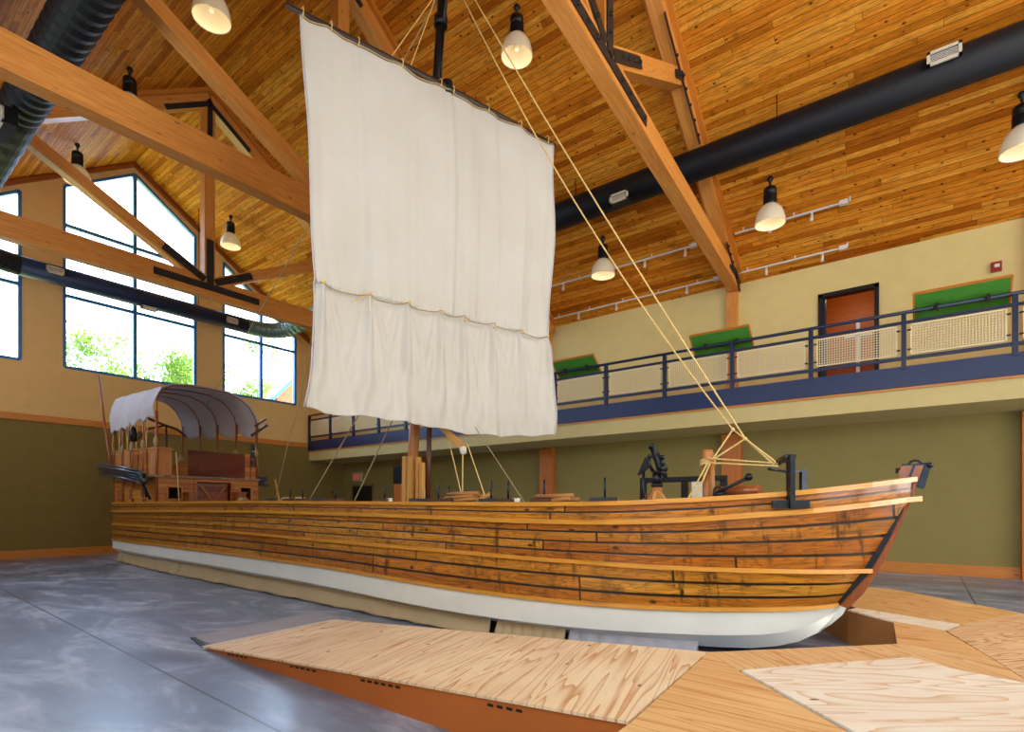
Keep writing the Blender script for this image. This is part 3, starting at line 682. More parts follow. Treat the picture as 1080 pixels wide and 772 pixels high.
# white bottom: a flat painted strake down to the chine, then the bottom turning in to the keel
LF['WB'] = (-.80, smooth_interp([-19.2,-14,-11,-8.6,-6.9,-5.6,-4.4,-2,-1.4,-1.1,-.95,-.80], [.40,.41,.385,.362,.328,.293,.277,.277,.285,.315,.36,.44]))
LF['KB'] = (-.70, smooth_interp([-19.2,-14,-8,-4,-2,-1.5,-1.2,-1.0,-.85,-.70], [.20,.20,.16,.12,.10,.105,.14,.20,.30,.52]))
def kb_point(t):
    xs, zf = LF['KB']; sX = t*(xs-XS); X = xs-sX
    return (X, max(.045, bhw(sX*(19.2/(xs-XS)))*.80 - .09), zf(X))
for sd in (-1, 1):
    n = len(TS)
    A = [lerp_level('R3', 'WB', 0, t) for t in TS]; Bq = [lerp_level('R3', 'WB', 1, t) for t in TS]; K = [kb_point(t) for t in TS]; Z = [(k[0], .03, max(.07, k[2]-.03)) for k in K]
    for r0, r1, nm, lb in ((A, Bq, 'painted_strake', None), (Bq, K, 'painted_bottom', None), (K, Z, 'painted_bottom', None)):
        m = MB(); vs = [(p[0], YC+sd*p[1], p[2]) for r in (r0, r1) for p in r]
        m.add(vs, [(i, i+1, n+i+1, n+i) for i in range(n-1)], (1,0,0), True); m.build(nm, M['paint'], boat)
m = MB(); sv = [lerp_level('R3', 'WB', q, 1.0) for q in (0, 1)]
m.add([(XS, YC-sv[0][1], sv[0][2]), (XS, YC+sv[0][1], sv[0][2]), (XS, YC+sv[1][1], sv[1][2]), (XS, YC+.03, .085), (XS, YC-.03, .085), (XS, YC-sv[1][1], sv[1][2])], [(0,1,2,3,4,5)]); m.build('painted_transom', M['paint'], boat)
m = MB(); m.prism([(x, YC-.05, z) for x, z in [(-.625,.57),(-.67,.46),(-.78,.34),(-.92,.23),(-1.15,.12),(-1.4,.085),(-2.2,.08),(-6,.05),(-19.1,.05),(-19.1,.2),(-6,.2),(-2.2,.2),(-1.2,.3),(-1.0,.57)]], (0,.1,0)); m.build('keel', M['paint'], boat)
# deck
m = MB(); dl = [lerp_level('cap', 'R1', .45, t) for t in TS]; n = len(TS)
m.add([(p[0], YC-p[1]+.01, p[2]) for p in dl] + [(p[0], YC+p[1]-.01, p[2]) for p in dl], [(i, i+1, i+1+n, i+n) for i in range(n-1)], (1,0,0)); m.build('deck', M['deck'], boat)
# rails
def level_strip(lv, out, inn, z0, z1, name, mat, side, ext=0.0, zofs=0.0, t1=1.0):
    m = MB(); vs = []; ts = [t for t in TS if t <= t1]
    P = [lerp_level(lv, lv, 0, t) for t in ts]
    for i, (X, w, z) in enumerate(P):
        a = P[max(i-1, 0)]; b = P[min(i+1, len(P)-1)]
        d = V((b[0]-a[0], side*(b[1]-a[1]))).normalized(); nx, ny = -d.y*side, d.x*side
        if ny*side < 0: nx, ny = -nx, -ny
        if i == 0: nx, ny = (ext if ext else 0), side
        o = (X+nx*out + (ext if i == 0 else 0), YC+side*w+ny*out); q = (X-nx*inn + (ext if i == 0 else 0), YC+side*w-ny*inn)
        if i == 0: o = (X+ext, YC+side*(w+.0+out)); q = (X+ext, YC+side*max(.0, w-inn))
        vs += [(o[0], o[1], z+z0), (o[0], o[1], z+z1), (q[0], q[1], z+z1), (q[0], q[1], z+z0)]
    fs = []
    uvs = []
    for i in range(len(P)-1):
        for k in range(4):
            fs.append((i*4+k, i*4+(k+1) % 4, (i+1)*4+(k+1) % 4, (i+1)*4+k))
            uvs.append([(P[i][0], k*.06), (P[i][0], k*.06+.06), (P[i+1][0], k*.06+.06), (P[i+1][0], k*.06)])
    fs += [(0,1,2,3), tuple((len(P)-1)*4+k for k in range(4))]; uvs += [[(0,0),(0,.05),(.05,.05),(.05,0)]]*2
    m.add(vs, fs, None, False, uvs); return m.build(name, mat, boat)
for sd in (-1, 1):
    level_strip('cap', .035, .13, -.035, .012, 'cap_rail', M['rail'], sd, .02)
    level_strip('R1', .05, .0, -.026, .024, 'rub_rail', M['rail'], sd, .09)
    level_strip('R2', .04, .0, -.021, .023, 'rub_rail', M['rail'], sd, .07)
    level_strip('R3', .04, .0, -.006, .036, 'rub_rail', M['rail'], sd, .02)
# stem
so = [(-.62,.53),(-.49,.69),(-.34,.96),(-.22,1.26),(-.13,1.53),(-.07,1.69),(-.03,1.85),(.02,2.02)]
si = [(-.74,.57),(-.60,.74),(-.47,.93),(-.31,1.26),(-.19,1.55),(-.15,1.69),(-.10,1.88)]
m = MB(); m.prism([(x, YC-.055, z) for x, z in so+[(-.155,2.02),(-.185,1.96),(-.175,1.90),(-.13,1.86)]+si[::-1][1:]], (0,.11,0), (0,0,1)); m.build('stem_post', M['stem'], boat)
bi = [(-.76,.58),(-.50,.92),(-.34,1.26),(-.21,1.57),(-.17,1.70),(-.12,1.87)]; bo = [(-.70,.56),(-.43,.92),(-.27,1.26),(-.145,1.57),(-.105,1.70),(-.055,1.88)]
m = MB(); m.prism([(x, YC-.085, z) for x, z in bi+bo[::-1]], (0,.17,0), (0,0,1)); m.build('iron_stem_band', M['iron'], boat)
m = MB(); m.bar((-.16, YC, 2.03), (.03, YC, 2.025), .12, .015); m.bar((-.055, YC-.062, 2.02), (-.095, YC-.062, 1.90), .008, .02); m.bar((.022, YC, 2.03), (-.035, YC, 1.80), .12, .015, (0,1,0)); m.tube([(-.05+.05*math.cos(a), YC, 2.03+.045*math.sin(a)) for a in np.linspace(0, PI, 9)], .011, 8)
m.ball((.07, YC, 2.02), .03); m.tube([(.0, YC, 2.035), (.09, YC, 2.03)], .012, 8); m.tube([(-.19, YC-.03, 2.0), (-.19, YC-.03, 1.95)], .02, 8); m.build('stem_ironwork', M['iron'], boat)
def near_y(X, ofs=0.0): return YC - bhw(min(max(-.05-X, 0), 19.2)*1.0) + ofs
def capz(X): return LF['cap'][1](X)
# bow brackets (near and far gunwale)
for X, sd in ((-.99, -1), (-1.24, 1)):
    y = YC + sd*(bhw(-.05-X)+.075); d = V((1, -sd*.62 if sd < 0 else -.5, 0)).normalized()
    yy = y
    m = MB(); z0 = 1.60 if sd < 0 else 1.66
    dd = V((bhw(0) and 1, sd*-.62, 0)).normalized()
    m.bar(V((X, yy, z0+.03))-dd*.17, V((X, yy, z0+.03))+dd*.17, .03, .075)
    m.bar((X, yy, z0), (X, yy, 2.10), .10, .045, (dd.x, dd.y, 0))
    m.bar((X, yy, 2.09), (X-.13, yy-sd*.25, 2.06), .10, .03); m.tube([(X-.13, yy-sd*.25, 2.06), (X-.24, YC-.35*(-sd), 2.07)], .018, 8)
    m.build('rope_bracket', M['iron'], boat, 'dark steel bracket bolted to the bow')
# bitt post
m = MB(); m.tube([(-2.10, YC, 1.50), (-2.10, YC, 2.02)], .06, 10); m.tube([(-2.10, YC, 2.02), (-2.10, YC, 2.05), (-2.10, YC, 2.27), (-2.10, YC, 2.31)], [.06, .072, .072, .055], 12); m.tube([(-2.02, YC-.08, 1.5), (-2.02, YC-.08, 2.2)], .028, 8); m.build('bow_bitt', M['mast'], boat)
# deck log (windlass) at the bow
m = MB(); m.tube([(-2.0, 6.95, 1.80), (-1.50, 6.82, 1.80)], .06, 12); m.build('windlass_barrel', M['stem'], boat)
# mast
m = MB(); mp = lambda z: V((-7.42+.0935*(z-1.6), YC, z)); m.tube([mp(1.4), mp(4.0)], [.10, .095], 14); m.tube([mp(4.0), mp(8.0)], [.095, .085], 14); m.build('mast', M['mast'], boat)
m = MB(); m.tube([mp(7.9), mp(11.05)], [.085, .075], 14)
m.tube([mp(8.72), mp(9.0)], .11, 10); m.tube([mp(9.9)+V((0,.0,0)), mp(10.05)], .12, 10)
m.tube([mp(9.9)+V((.10,-.02,0)), mp(11.0)+V((.12,-.02,0))], .035, 8); m.tube([mp(9.85)+V((.10,-.02,0)), mp(9.0)+V((.09,0,0))], .012, 6); m.build('masthead', M['black'], boat, 'black upper mast above the yard')
for (a, b, r0, zt_) in ((-7.30, 6.60, .07, 2.5), (-7.19, 6.62, .06, 2.5)):
    m = MB(); m.bar((a, b, 1.5), (a+.02, b, zt_), .09, .08); m.build('mast_cheek', M['paleslab'], boat)
for (a, b, zt_) in ((-7.02, 6.66, 2.48), (-6.91, 6.64, 2.38)):
    m = MB(); m.bar((a, b, 1.5), (a, b, zt_), .07, .07); m.build('mast_cheek', M['paleslab'], boat)
m = MB(); m.tube([(-6.98, YC+.02, 1.5), (-6.93, YC+.02, 3.25)], .045, 10); m.build('boom_crutch', M['darkwood'], boat)
m = MB(); m.bar((-6.75, 6.75, 3.15), (-6.13, YC, 2.60), .07, .10); m.build('boom_end', M['paleslab'], boat, 'pale weathered spar end below the sail')
m = MB(); m.lathe([(.001,-.08),(.05,-.06),(.06,0),(.05,.05),(.001,.07)], (-6.12, YC, 2.56), 10); m.build('block', M['white'], boat)
# thole blocks and pins
for k, X in enumerate([-9.75, -9.0, -8.59, -8.06, -7.6, -6.32, -5.55, -5.18, -4.98, -4.26, -4.0, -3.49, -2.75]):
    y = near_y(X, .10); z = capz(X)
    m = MB(); m.box(X-.13, X+.13, y-.04, y+.10, z+.01, z+.055); b = m.build('thole_block', M['darkwood'] if k % 3 else M['pole'], boat)
    if k not in (0, 3, 6):
        m = MB(); m.tube([(X+.02, y+.03, z+.05), (X+.02, y+.03, z+.05+(.22 if k > 8 else .17))], .013, 8); m.build('thole_pin', M['iron'], b)
    y2 = 2*YC - y
    m = MB(); m.box(X-.13, X+.13, y2-.10, y2+.04, z+.01, z+.055); b = m.build('thole_block', M['darkwood'], boat)
for X in (-3.86, -5.0, -9.2, -6.2):
    y = near_y(X, .1); m = MB(); m.box(X-.035, X+.035, y, y+.06, capz(X)+.01, capz(X)+.06); m.build('cleat', M['white'], boat, 'small pale cleat block')

# --- stern cabin
XF, XB = -15.1, -19.05
def hy(X): return bhw(-.05-X)
def cab_poly(X0, X1, ins=0.0):
    return [(X0, YC-hy(X0)+ins), (X1, YC-hy(X1)+ins), (X1, YC+hy(X1)-ins), (X0, YC+hy(X0)-ins)]
zf, zr_ = 1.72, 2.36
def wall_strip(p, q, z0, z1, holes, name, mat, thick=.05):
    """vertical wall p->q with rectangular openings (a,b,za,zb) along its length"""
    p = V(p); q = V(q); Ld = (q-p).length; d = (q-p).normalized(); nrm = V((-d.y, d.x, 0))*thick
    m = MB(); xs = sorted(set([0, Ld] + [h for H in holes for h in H[:2]]))
    for a, b in zip(xs[:-1], xs[1:]):
        H = [h for h in holes if h[0] <= (a+b)/2 <= h[1]]
        spans = [(z0, z1)] if not H else [(z0, H[0][2]), (H[0][3], z1)]
        for s0, s1 in spans:
            if s1-s0 < .005: continue
            A = p+d*a; B = p+d*b
            m.prism([(A.x, A.y, s0), (B.x, B.y, s0), (B.x, B.y, s1), (A.x, A.y, s1)], nrm, d)
    return m.build(name, mat, boat)
yl = YC-hy(XF)+.02; yr = YC+hy(XF)-.02
# front wall, openings measured from the near corner
fw = lambda y: y-yl
wall_strip((XF, yl, 0), (XF, yr, 0), zf, zr_, [(fw(5.78), fw(6.12), 1.80, 2.13), (fw(6.42), fw(7.42), 1.74, 2.27), (fw(7.60), fw(7.92), 1.80, 2.17)], 'cabin_front', M['cabin'])
sideh = [(19.05-16.37-3.95+3.95, 0, 0, 0)]
wl = []
near0 = V((XB, YC-hy(XB)+.02, 0)); near1 = V((XF, yl, 0))
def at_side(X): return (X-XB)*((near1-near0).length/(XF-XB))
wall_strip(near0, near1, zf, zr_, [(at_side(a), at_side(b), 1.84, 2.12) for a, b in ((-18.55,-18.28), (-17.35,-17.08), (-16.25,-15.97))], 'cabin_side', M['cabin'])
wall_strip((XB, YC+hy(XB)-.02, 0), (XF, yr, 0), zf, zr_, [], 'cabin_side', M['cabin'], .05)
wall_strip((XB, YC-hy(XB)+.02, 0), (XB, YC+hy(XB)-.02, 0), zf, zr_, [], 'cabin_back', M['cabin'], -.05)
def frame_rect(c0, c1, z0, z1, name, mat, w=.04, outn=(1,0,0)):
    m = MB(); c0 = V(c0); c1 = V(c1); o = V(outn)*.015
    for a, b in (((c0, z0), (c1, z0)), ((c0, z1), (c1, z1)), ((c0, z0), (c0, z1)), ((c1, z0), (c1, z1))):
        m.bar(V((a[0].x, a[0].y, a[1]))+o, V((b[0].x, b[0].y, b[1]))+o, .05, w, (0,0,1) if a[1] == b[1] else (c1-c0).normalized())
    return m.build(name, mat, boat)
frame_rect((XF, 5.78, 0), (XF, 6.12, 0), 1.80, 2.13, 'window_frame', M['pinkwood'])
frame_rect((XF, 7.60, 0), (XF, 7.92, 0), 1.80, 2.17, 'window_frame', M['pinkwood'])
for a, b in ((-18.55,-18.28), (-17.35,-17.08), (-16.25,-15.97)):
    pa = near0 + (near1-near0).normalized()*at_side(a); pb = near0 + (near1-near0).normalized()*at_side(b)
    frame_rect(pa, pb, 1.84, 2.12, 'window_frame', M['pinkwood'], .035, (0,-1,0))
    m = MB(); m.prism([(pa.x, pa.y+.045, 1.84), (pb.x, pb.y+.045, 1.84), (pb.x, pb.y+.045, 2.12), (pa.x, pa.y+.045, 2.12)], (0,.01,0)); m.build('window_pane', M['signdark'], boat)  # black panel painting in the shade of the cabin interior
# braced double door, recessed
m = MB(); m.box(XF-.16, XF-.12, 6.5, 7.34, 1.74, 2.26, (0,0,1)); dr = m.build('cabin_door', M['redcabin'], boat)
m = MB(); m.bar((XF-.10, 6.62, 2.20), (XF-.10, 6.90, 1.78), .03, .06); m.bar((XF-.10, 7.26, 2.20), (XF-.10, 6.98, 1.78), .03, .06); m.box(XF-.12, XF-.09, 6.5, 7.34, 2.17, 2.22); m.box(XF-.12, XF-.09, 6.5, 7.34, 1.76, 1.80); m.build('door_braces', M['stem'], dr)
m = MB()
for y in (6.44, 7.38): m.box(XF-.02, XF+.05, y-.035, y+.035, 1.72, 2.27)
m.box(XF-.02, XF+.05, 6.40, 7.42, 2.27, 2.33); m.build('door_frame', M['cabin'], boat)
m = MB()
for y, h in ((6.25, .3), (7.50, .33)): m.box(XF+.12, XF+.34, y-.10, y+.10, 1.70, 1.72+h-.06); m.box(XF+.08, XF+.38, y-.13, y+.13, 1.72+h-.06, 1.72+h-.03)
m.build('step_box', M['stem'], boat)
# cabin roof / upper deck
m = MB(); pl = cab_poly(XF+.08, XB-.08, -.04); m.prism([(x, y, zr_) for x, y in pl], (0,0,.05), (1,0,0)); m.build('cabin_roof', M['deck'], boat)
# bulwark lockers on the near side: separate boarded bays, each with a lid edge
xb = [-19.05, -18.2, -17.35, -16.6, -15.85, -15.1]
for a, b in zip(xb[:-1], xb[1:]):
    ya, yb = YC-hy(a)+.02, YC-hy(b)+.02; zt_ = 3.05 + (XF-a)*.045
    m = MB(); m.prism([(a+.05, ya, 2.41), (b-.05, yb, 2.41), (b-.05, yb, zt_), (a+.05, ya, zt_)], (0,.30,0), (1,0,0)); lk = m.build('side_locker', M['cabin'] if a > -18 else M['pinkwood'], boat)
    m = MB(); m.prism([(a+.02, ya-.02, zt_), (b-.02, yb-.02, zt_), (b-.02, yb+.33, zt_), (a+.02, ya+.33, zt_)], (0,0,.03), (1,0,0)); m.build('lid', M['pinkwood'], lk)
m = MB(); m.box(XF-.42, XF-.02, 5.55, 5.90, 2.41, 3.05, (0,0,1)); lk = m.build('side_locker', M['pinkwood'], boat); m = MB(); m.box(XF-.44, XF+.04, 5.53, 5.93, 3.05, 3.08); m.build('lid', M['pinkwood'], lk)
# far bulwark: dark red inner side
m = MB(); m.prism([(XF-.02, YC+hy(XF)-.30, 2.41), (-18.3, YC+hy(-18.3)-.25, 2.41), (-18.3, YC+hy(-18.3)-.25, 3.40), (XF-.02, YC+hy(XF)-.30, 3.08)], (0, .06, 0), (1,0,0)); m.build('bulwark_panel', M['redcabin'], boat, 'dark red boarded panel')
wall_strip((-18.3, YC+hy(-18.3)-.25, 0), (XB, YC+hy(XB)-.25, 0), 2.41, 3.0, [], 'bulwark_panel', M['cabin'], -.05)
wall_strip((XB, YC-hy(XB)+.02, 0), (XB, YC+hy(XB)-.02, 0), 2.41, 2.95, [], 'bulwark_panel', M['cabin'], -.05)
m = MB(); m.box(XF-.06, XF, YC+hy(XF)-.34, YC+hy(XF)-.0, 2.41, 3.10, (0,0,1)); m.build('bulwark_end', M['cabin'], boat)
m = MB(); m.box(XF-.02, XF+.02, YC+hy(XF)-.22, YC+hy(XF)-.18, 2.41, 3.05); m.box(XF-.02, XF+.02, YC+hy(XF)-.34, YC+hy(XF)-.0, 2.72, 2.76); m.build('end_batten', M['stem'], boat)
# stanchions with hoops
hx = [-19.05, -18.05, -17.1, -16.1, -15.1]
for i, X in enumerate(hx):
    w = hy(X)-.02; zt_ = 4.74 + (XF-X)*.055
    m = MB()
    for sd in (-1, 1):
        m.tube([(X, YC+sd*w, 1.75 if sd < 0 else 2.41), (X, YC+sd*w, zt_-.75)], .035, 8)
    arc_ = [(X, YC-w, zt_-.80), (X, YC-w+.01, zt_-.45), (X, YC-w*.90, zt_-.20), (X, YC-w*.70, zt_-.06), (X, YC-w*.35, zt_-.01), (X, YC, zt_), (X, YC+w*.35, zt_-.03), (X, YC+w*.62, zt_-.14), (X, YC+w*.82, zt_-.33), (X, YC+w*.95, zt_-.58), (X, YC+w, zt_-.85)]
    m.tube(arc_, .014, 8); st_ = m.build('hoop_stanchion', M['stem'], boat)
    m = MB()
    for sd in (-1, 1):
        if sd > 0: m.lathe([(.03,.16),(.05,.10),(.085,.04),(.09,-.06),(.04,-.12),(.001,-.12)], (X+.02, YC+w-.06, 3.14), 8)
        else: m.lathe([(.03,.13),(.05,.06),(.06,-.02),(.03,-.10),(.001,-.12)], (X+.02, YC-w-.03, 3.22), 8)
    m.build('rope_coil', M['ropedk'], st_)
# tiller
m = MB(); m.tube([(-16.5, 5.85, 3.98), (-16.5, 6.28, 3.84), (-16.5, 6.58, 3.76), (-16.5, 6.80, 3.60)], [.03, .035, .04, .03], 8); m.tube([(-17.6, 5.95, 3.45), (-17.0, 6.0, 3.75), (-16.5, 6.28, 3.84)], .03, 8); m.build('tiller', M['darkwood'], boat)
m = MB(); m.tube([(-16.5, 6.3, 2.41), (-16.5, 6.3, 3.84)], .03, 8); m.build('tiller_post', M['darkwood'], boat)
m = MB(); m.bar((XF+.03, 8.02, 4.35-.45), (XF+.03, 8.35, 4.15), .05, .05); m.bar((XF+.03, 7.92, 3.62), (XF+.03, 8.38, 3.98), .06, .07); m.build('crutch', M['darkwood'], boat)
m = MB()
for k in range(3): m.lathe([(.05,.08),(.05,-.08)], (XF+.05, YC+hy(XF)-.16, 2.85+.22*k), 8)
m.build('chain_plate', M['iron'], boat)

# awning (own thing, lies on the hoops)
def awning():
    nu, nv = 61, 57; vs = []
    for i in range(nu):
        q = i/(nu-1); X = -19.22 + q*(XF+.02+19.22); Xc = min(max(X, XB), XF)
        w = hy(Xc)+.0; zt_ = 4.77 + (XF-Xc)*.055
        ph = (q*4) % 1.0; sag = 4*ph*(1-ph)      # between hoops
        prof = [(-1.02, -1.02), (-1.05, -.70), (-1.0, -.42), (-.90, -.17), (-.70, -.04), (-.35, .01), (0, .02), (.35, -.01), (.62, -.11), (.83, -.30), (.97, -.56), (1.04, -.80), (1.05, -1.02)]
        px = [p[0] for p in prof]; pz = [p[1] for p in prof]
        for j in range(nv):
            s = j/(nv-1)*12; a = min(int(s), 11); f = s-a
            y = px[a]*(1-f)+px[a+1]*f; z = pz[a]*(1-f)+pz[a+1]*f
            edge = max(0, (abs(s-6)-3.6)/2.4)
            top = 1-edge
            lowpt = (sag*.16 if s > 6 else sag*.05 + .12*math.sin(i*.55)*.4)*edge**2
            if s < 6: lowpt += (.28*(1-q)-.12)*edge**2
            dy = .02*math.sin(i*1.9+j*.3)*edge + .05*sag*edge
            vs.append((X, YC + (w*y)*(1-.035*sag*top*0) + dy*(1 if s > 6 else -1), zt_ + z - sag*.07*top - lowpt))
    m = MB(); m.add(vs, [(i*nv+j, (i+1)*nv+j, (i+1)*nv+j+1, i*nv+j+1) for i in range(nu-1) for j in range(nv-1)], (1,0,0), True)
    o = m.build('awning', M['awning'], None); md = o.modifiers.new('s', 'SOLIDIFY'); md.thickness = .008
    tag(o, 'white canvas awning stretched over the hoops above the stern cabin', 'awning')
awning()

# sail on its yard
dU = V((.291, .957, 0)).normalized(); P0 = V((-6.50, YC, 0))
nS = V((dU.y, -dU.x, 0))      # towards the bow / camera
def sp_(s, z, o=0.0): return P0 + dU*s + nS*o + V((0, 0, z))
yd = thing('sail_yard', 'dark wooden yard pole the sail hangs from, high across the mast', 'spar', sp_(0, 8.76))
m = MB(); m.tube([sp_(-2.62, 8.78), sp_(-1.3, 8.76), sp_(0, 8.76), sp_(1.3, 8.75), sp_(2.45, 8.75)], [.035, .06, .07, .06, .035], 12); m.build('pole', M['spar'], yd)
m = MB(); m.tube([sp_(.02, 8.66, -.02), sp_(.02, 8.88, -.02)], .11, 12); m.build('parrel_band', M['iron'], yd)
KN = [-2.2, -1.47, -.82, -.2, .24, .88, 1.52, 2.2]        # reef knots
LA = [-2.38, -1.94, -1.52, -.82, -.13, .11, .82, 1.52, 2.19]  # lashings
def left_edge(z): return np.interp(z, [2.95, 3.6, 4.3, 4.9, 6.5, 8.0, 8.7], [-2.42, -2.32, -2.26, -2.22, -2.32, -2.38, -2.42])
def right_edge(z): return np.interp(z, [2.95, 3.3, 4.9, 8.7], [2.24, 2.22, 2.24, 2.36])
ZB = 3.05; ZK = 4.88
def sail_point(a, b):
    """a across 0..1, b 0 bottom ..1 top"""
    s0 = -2.3 + 4.6*a
    # scalloped head rope
    i = max(0, min(len(LA)-2, bisect(LA, s0)-1)); q = min(max((s0-LA[i])/(LA[i+1]-LA[i]), 0), 1); wd = LA[i+1]-LA[i]
    ztop = 8.71 - .16*wd*4*q*(1-q)*.5
    zb = np.interp(a, [0,.06,.12,.22,.38,.57,.7,.83,1], [3.03,2.95,2.97,2.98,2.94,2.86,2.87,2.91,2.99]) + .012*math.sin(a*41)
    z = zb + (ztop-zb)*b
    s = left_edge(z)*(1-a) + right_edge(z)*a
    dist = min(abs(s0-k) for k in KN); j = min(range(len(KN)), key=lambda t: abs(s0-KN[t])); kn = KN[j]
    if z > ZK:
        t = (z-ZK)/(8.7-ZK); f1 = math.sin(s0*5.1+.7)*.036 + math.sin(s0*11.3+2.0+z*.25)*.017 + math.sin(s0*23+z*.5)*.004 + .004*math.sin(s0*37+math.sin(z*1.3)*1.5)
        h = math.exp(-((s0+1.50)/.07)**2)*-.05 + math.exp(-((s0-.18)/.09)**2)*-.06 + math.exp(-((s0-.05)/.06)**2)*.03 + math.exp(-((s0-1.05)/.06)**2)*-.035
        o = f1*(1-.55*t) + h*(1-.4*t) + .16*math.sin(PI*t)*(.4+.6*math.sin(PI*a))
        o += .045*math.exp(-(z-ZK)/.10) * (math.sin(s0*38)*.5)
        # leech creases
        o += .05*math.sin((s0-(-2.2))*9 - z*2.4)*math.exp(-(s0+2.3)/.25) + .04*math.sin((2.2-s0)*9 - z*2.4)*math.exp(-(2.3-s0)/.22)
    else:
        t = (ZK-z)/(ZK-ZB); r = .10+.55*t
        # folds radiating out of each knot
        ph = (s0-kn)/(.08+.38*t)
        fold = .085*math.exp(-(ph*1.7)**2)*(1-.35*t)
        rid = .040*math.cos(ph*7.5)*math.exp(-abs(ph)*.55)*min(1, t*5)*(1-.3*t)
        bel = .16*math.sin(PI*min(1, t*1.0)*.62)
        o = bel + fold*(1 if t > .02 else t/.02) - .055*math.exp(-((t-.03)/.03)**2)*(1-math.exp(-(dist/.12)**2)) + rid
        o += .022*math.sin(s0*7+z*3)*t + .016*math.sin(s0*15-z*6)*t + .010*math.sin(s0*26+z*9)*t
        w = .05*math.exp(-(dist/.2)**2); z += w*(.5*(1-t))
    # seam ledge where the foot is gathered up
    return sp_(s, z, o+.05)
def build_sail():
    na, nb = 330, 300; vs = []
    for i in range(na+1):
        for k in range(nb+1):
            vs.append(sail_point(i/na, k/nb))
    m = MB(); W = nb+1
    m.add(vs, [(i*W+k, (i+1)*W+k, (i+1)*W+k+1, i*W+k+1) for i in range(na) for k in range(nb)], (0,0,1), True)
    sl = thing('square_sail', 'large off-white canvas square sail hanging from the yard, foot gathered at a row of ties', 'sail', sp_(0, 8.6))
    o = m.build('canvas', M['canvas'], sl, fix=False); md = o.modifiers.new('s', 'SOLIDIFY'); md.thickness = .006
    m = MB(); m.tube([sail_point(a, 1)+nS*.012+V((0,0,.012)) for a in np.linspace(0, 1, 90)], .013, 6); m.build('head_rope', M['ropedk'], sl)
    for s in LA:
        m = MB(); a = (s+2.3)/4.6; a = min(max(a, .0), 1.0); q = sail_point(a, 1)
        c = (q+sp_(s, 8.76))/2; m.tube([c + nS*.075*math.cos(t) + V((0,0,.02+.085*math.sin(t))) for t in np.linspace(0, 2*PI, 13)], .009, 6); m.build('lashing', M['rope'], sl)
    pts = []
    for a in np.linspace(.01, .99, 120):
        s0 = -2.3+4.6*a; j = max(0, min(len(KN)-2, bisect(KN, s0)-1)); q = min(max((s0-KN[j])/(KN[j+1]-KN[j]), 0), 1)
        z = ZK - .06*4*q*(1-q)*(KN[j+1]-KN[j]); b = (z-ZB)/(8.62-ZB); p = sail_point(a, b); pts.append(V((p.x, p.y, z)) + nS*.045)
    m = MB(); m.tube(pts, .008, 6); m.build('reef_line', M['ropedk'], sl)
    for s in KN:
        a = (s+2.3)/4.6; p = sail_point(a, (ZK-ZB)/(8.62-ZB)) + nS*.05; m = MB(); m.ball(p, .024); m.ball(p+dU*.022+V((0,0,.016)), .016)
        if s == -1.47: m.tube([p, p-dU*.25+V((0,0,-.17))+nS*.02], .012, 6)
        m.build('reef_knot', M['rope'], sl)
    # boltropes down both leeches, slightly slack behind the cloth
    for e, f in ((0, left_edge), (1, right_edge)):
        m = MB(); m.tube([sail_point(e, b) + dU*(.015 if e else -.015) for b in np.linspace(0, 1, 60)], .012, 6); m.build('bolt_rope', M['awning'], sl)
build_sail()

# ropes
def rope(pts, label, r=.012, mat='rope', sag=0.0, group=None, name='rope'):
    pts = [V(p) for p in pts]
    if len(pts) == 2:
        a, b = pts; pts = [a.lerp(b, t) + V((0,0,-sag*4*t*(1-t))) for t in np.linspace(0, 1, 14)]
    m = MB(); m.tube(pts, r, 6); o = m.build(name, M[mat]); tag(o, label, 'rope', group); return o
mh = mp(10.9)
kA, kB = V((-1.80, YC-.02, 2.53)), V((-1.66, YC-.02, 2.41))
pt = V((-2.04, YC-.10, 2.14)); rk = V((-1.27, YC-.15, 2.08))
rope([mh+V((.05,0,0)), kA], 'forestay, the left of two long tan ropes from masthead towards the bow', .011, sag=.42)
rope([mh+V((.16,0,.02)), kB], 'forestay, the right of two long tan ropes from masthead towards the bow', .011, sag=.10)
rope([kA, kB, rk], 'tan rope from the left stay knot over to the bow bracket', .010)
rope([kA, pt], 'tan rope from the left stay knot down to the bow bitt', .011)
rope([kB, pt+V((.02,0,.03))], 'tan rope from the right stay knot down to the bow bitt', .011)
rope([kB+V((0,.03,0)), rk+V((-.07,.05,.01))], 'second tan rope from the right stay knot to the bow bracket', .012)
rope([pt+V((-.05,0,.06)), rk+V((-.05,.04,.02))], 'upper of two level ropes between bow bitt and bracket', .010)
rope([pt, rk+V((0,-.05,-.02))], 'lower of two level ropes between bow bitt and bracket', .011)
rope([pt+V((-.03,0,0)), (-2.31, YC-.2, 1.64)], 'slack rope end from the bow bitt down to the deck, the left one', .012)
rope([pt, (-2.22, YC-.2, 1.64)], 'slack rope end from the bow bitt down to the deck, the right one', .012)
m = MB()
for k, z in enumerate((2.13, 2.155, 2.18)): m.tube([(-2.10+.082*math.cos(t), YC+.082*math.sin(t), z+.008*math.sin(3*t)) for t in np.linspace(0, 2*PI, 17)], .014, 6)
m.ball(kA, .025); m.ball(kB, .025)
tag(m.build('rope_lashing', M['rope']), 'rope turns wrapped round the top of the bow bitt', 'rope')
rope([sp_(-1.02, 8.80), mp(10.6)], 'thin lift rope above the sail, the left one', .009, 'rope')
rope([sp_(-.68, 8.80), mp(10.75)], 'thin lift rope above the sail, the right one', .009, 'rope')
rope([mp(10.5), (-15.3, YC, 4.35), ], 'thin backstay rope from behind the sail to the stern awning', .012, 'ropedk')
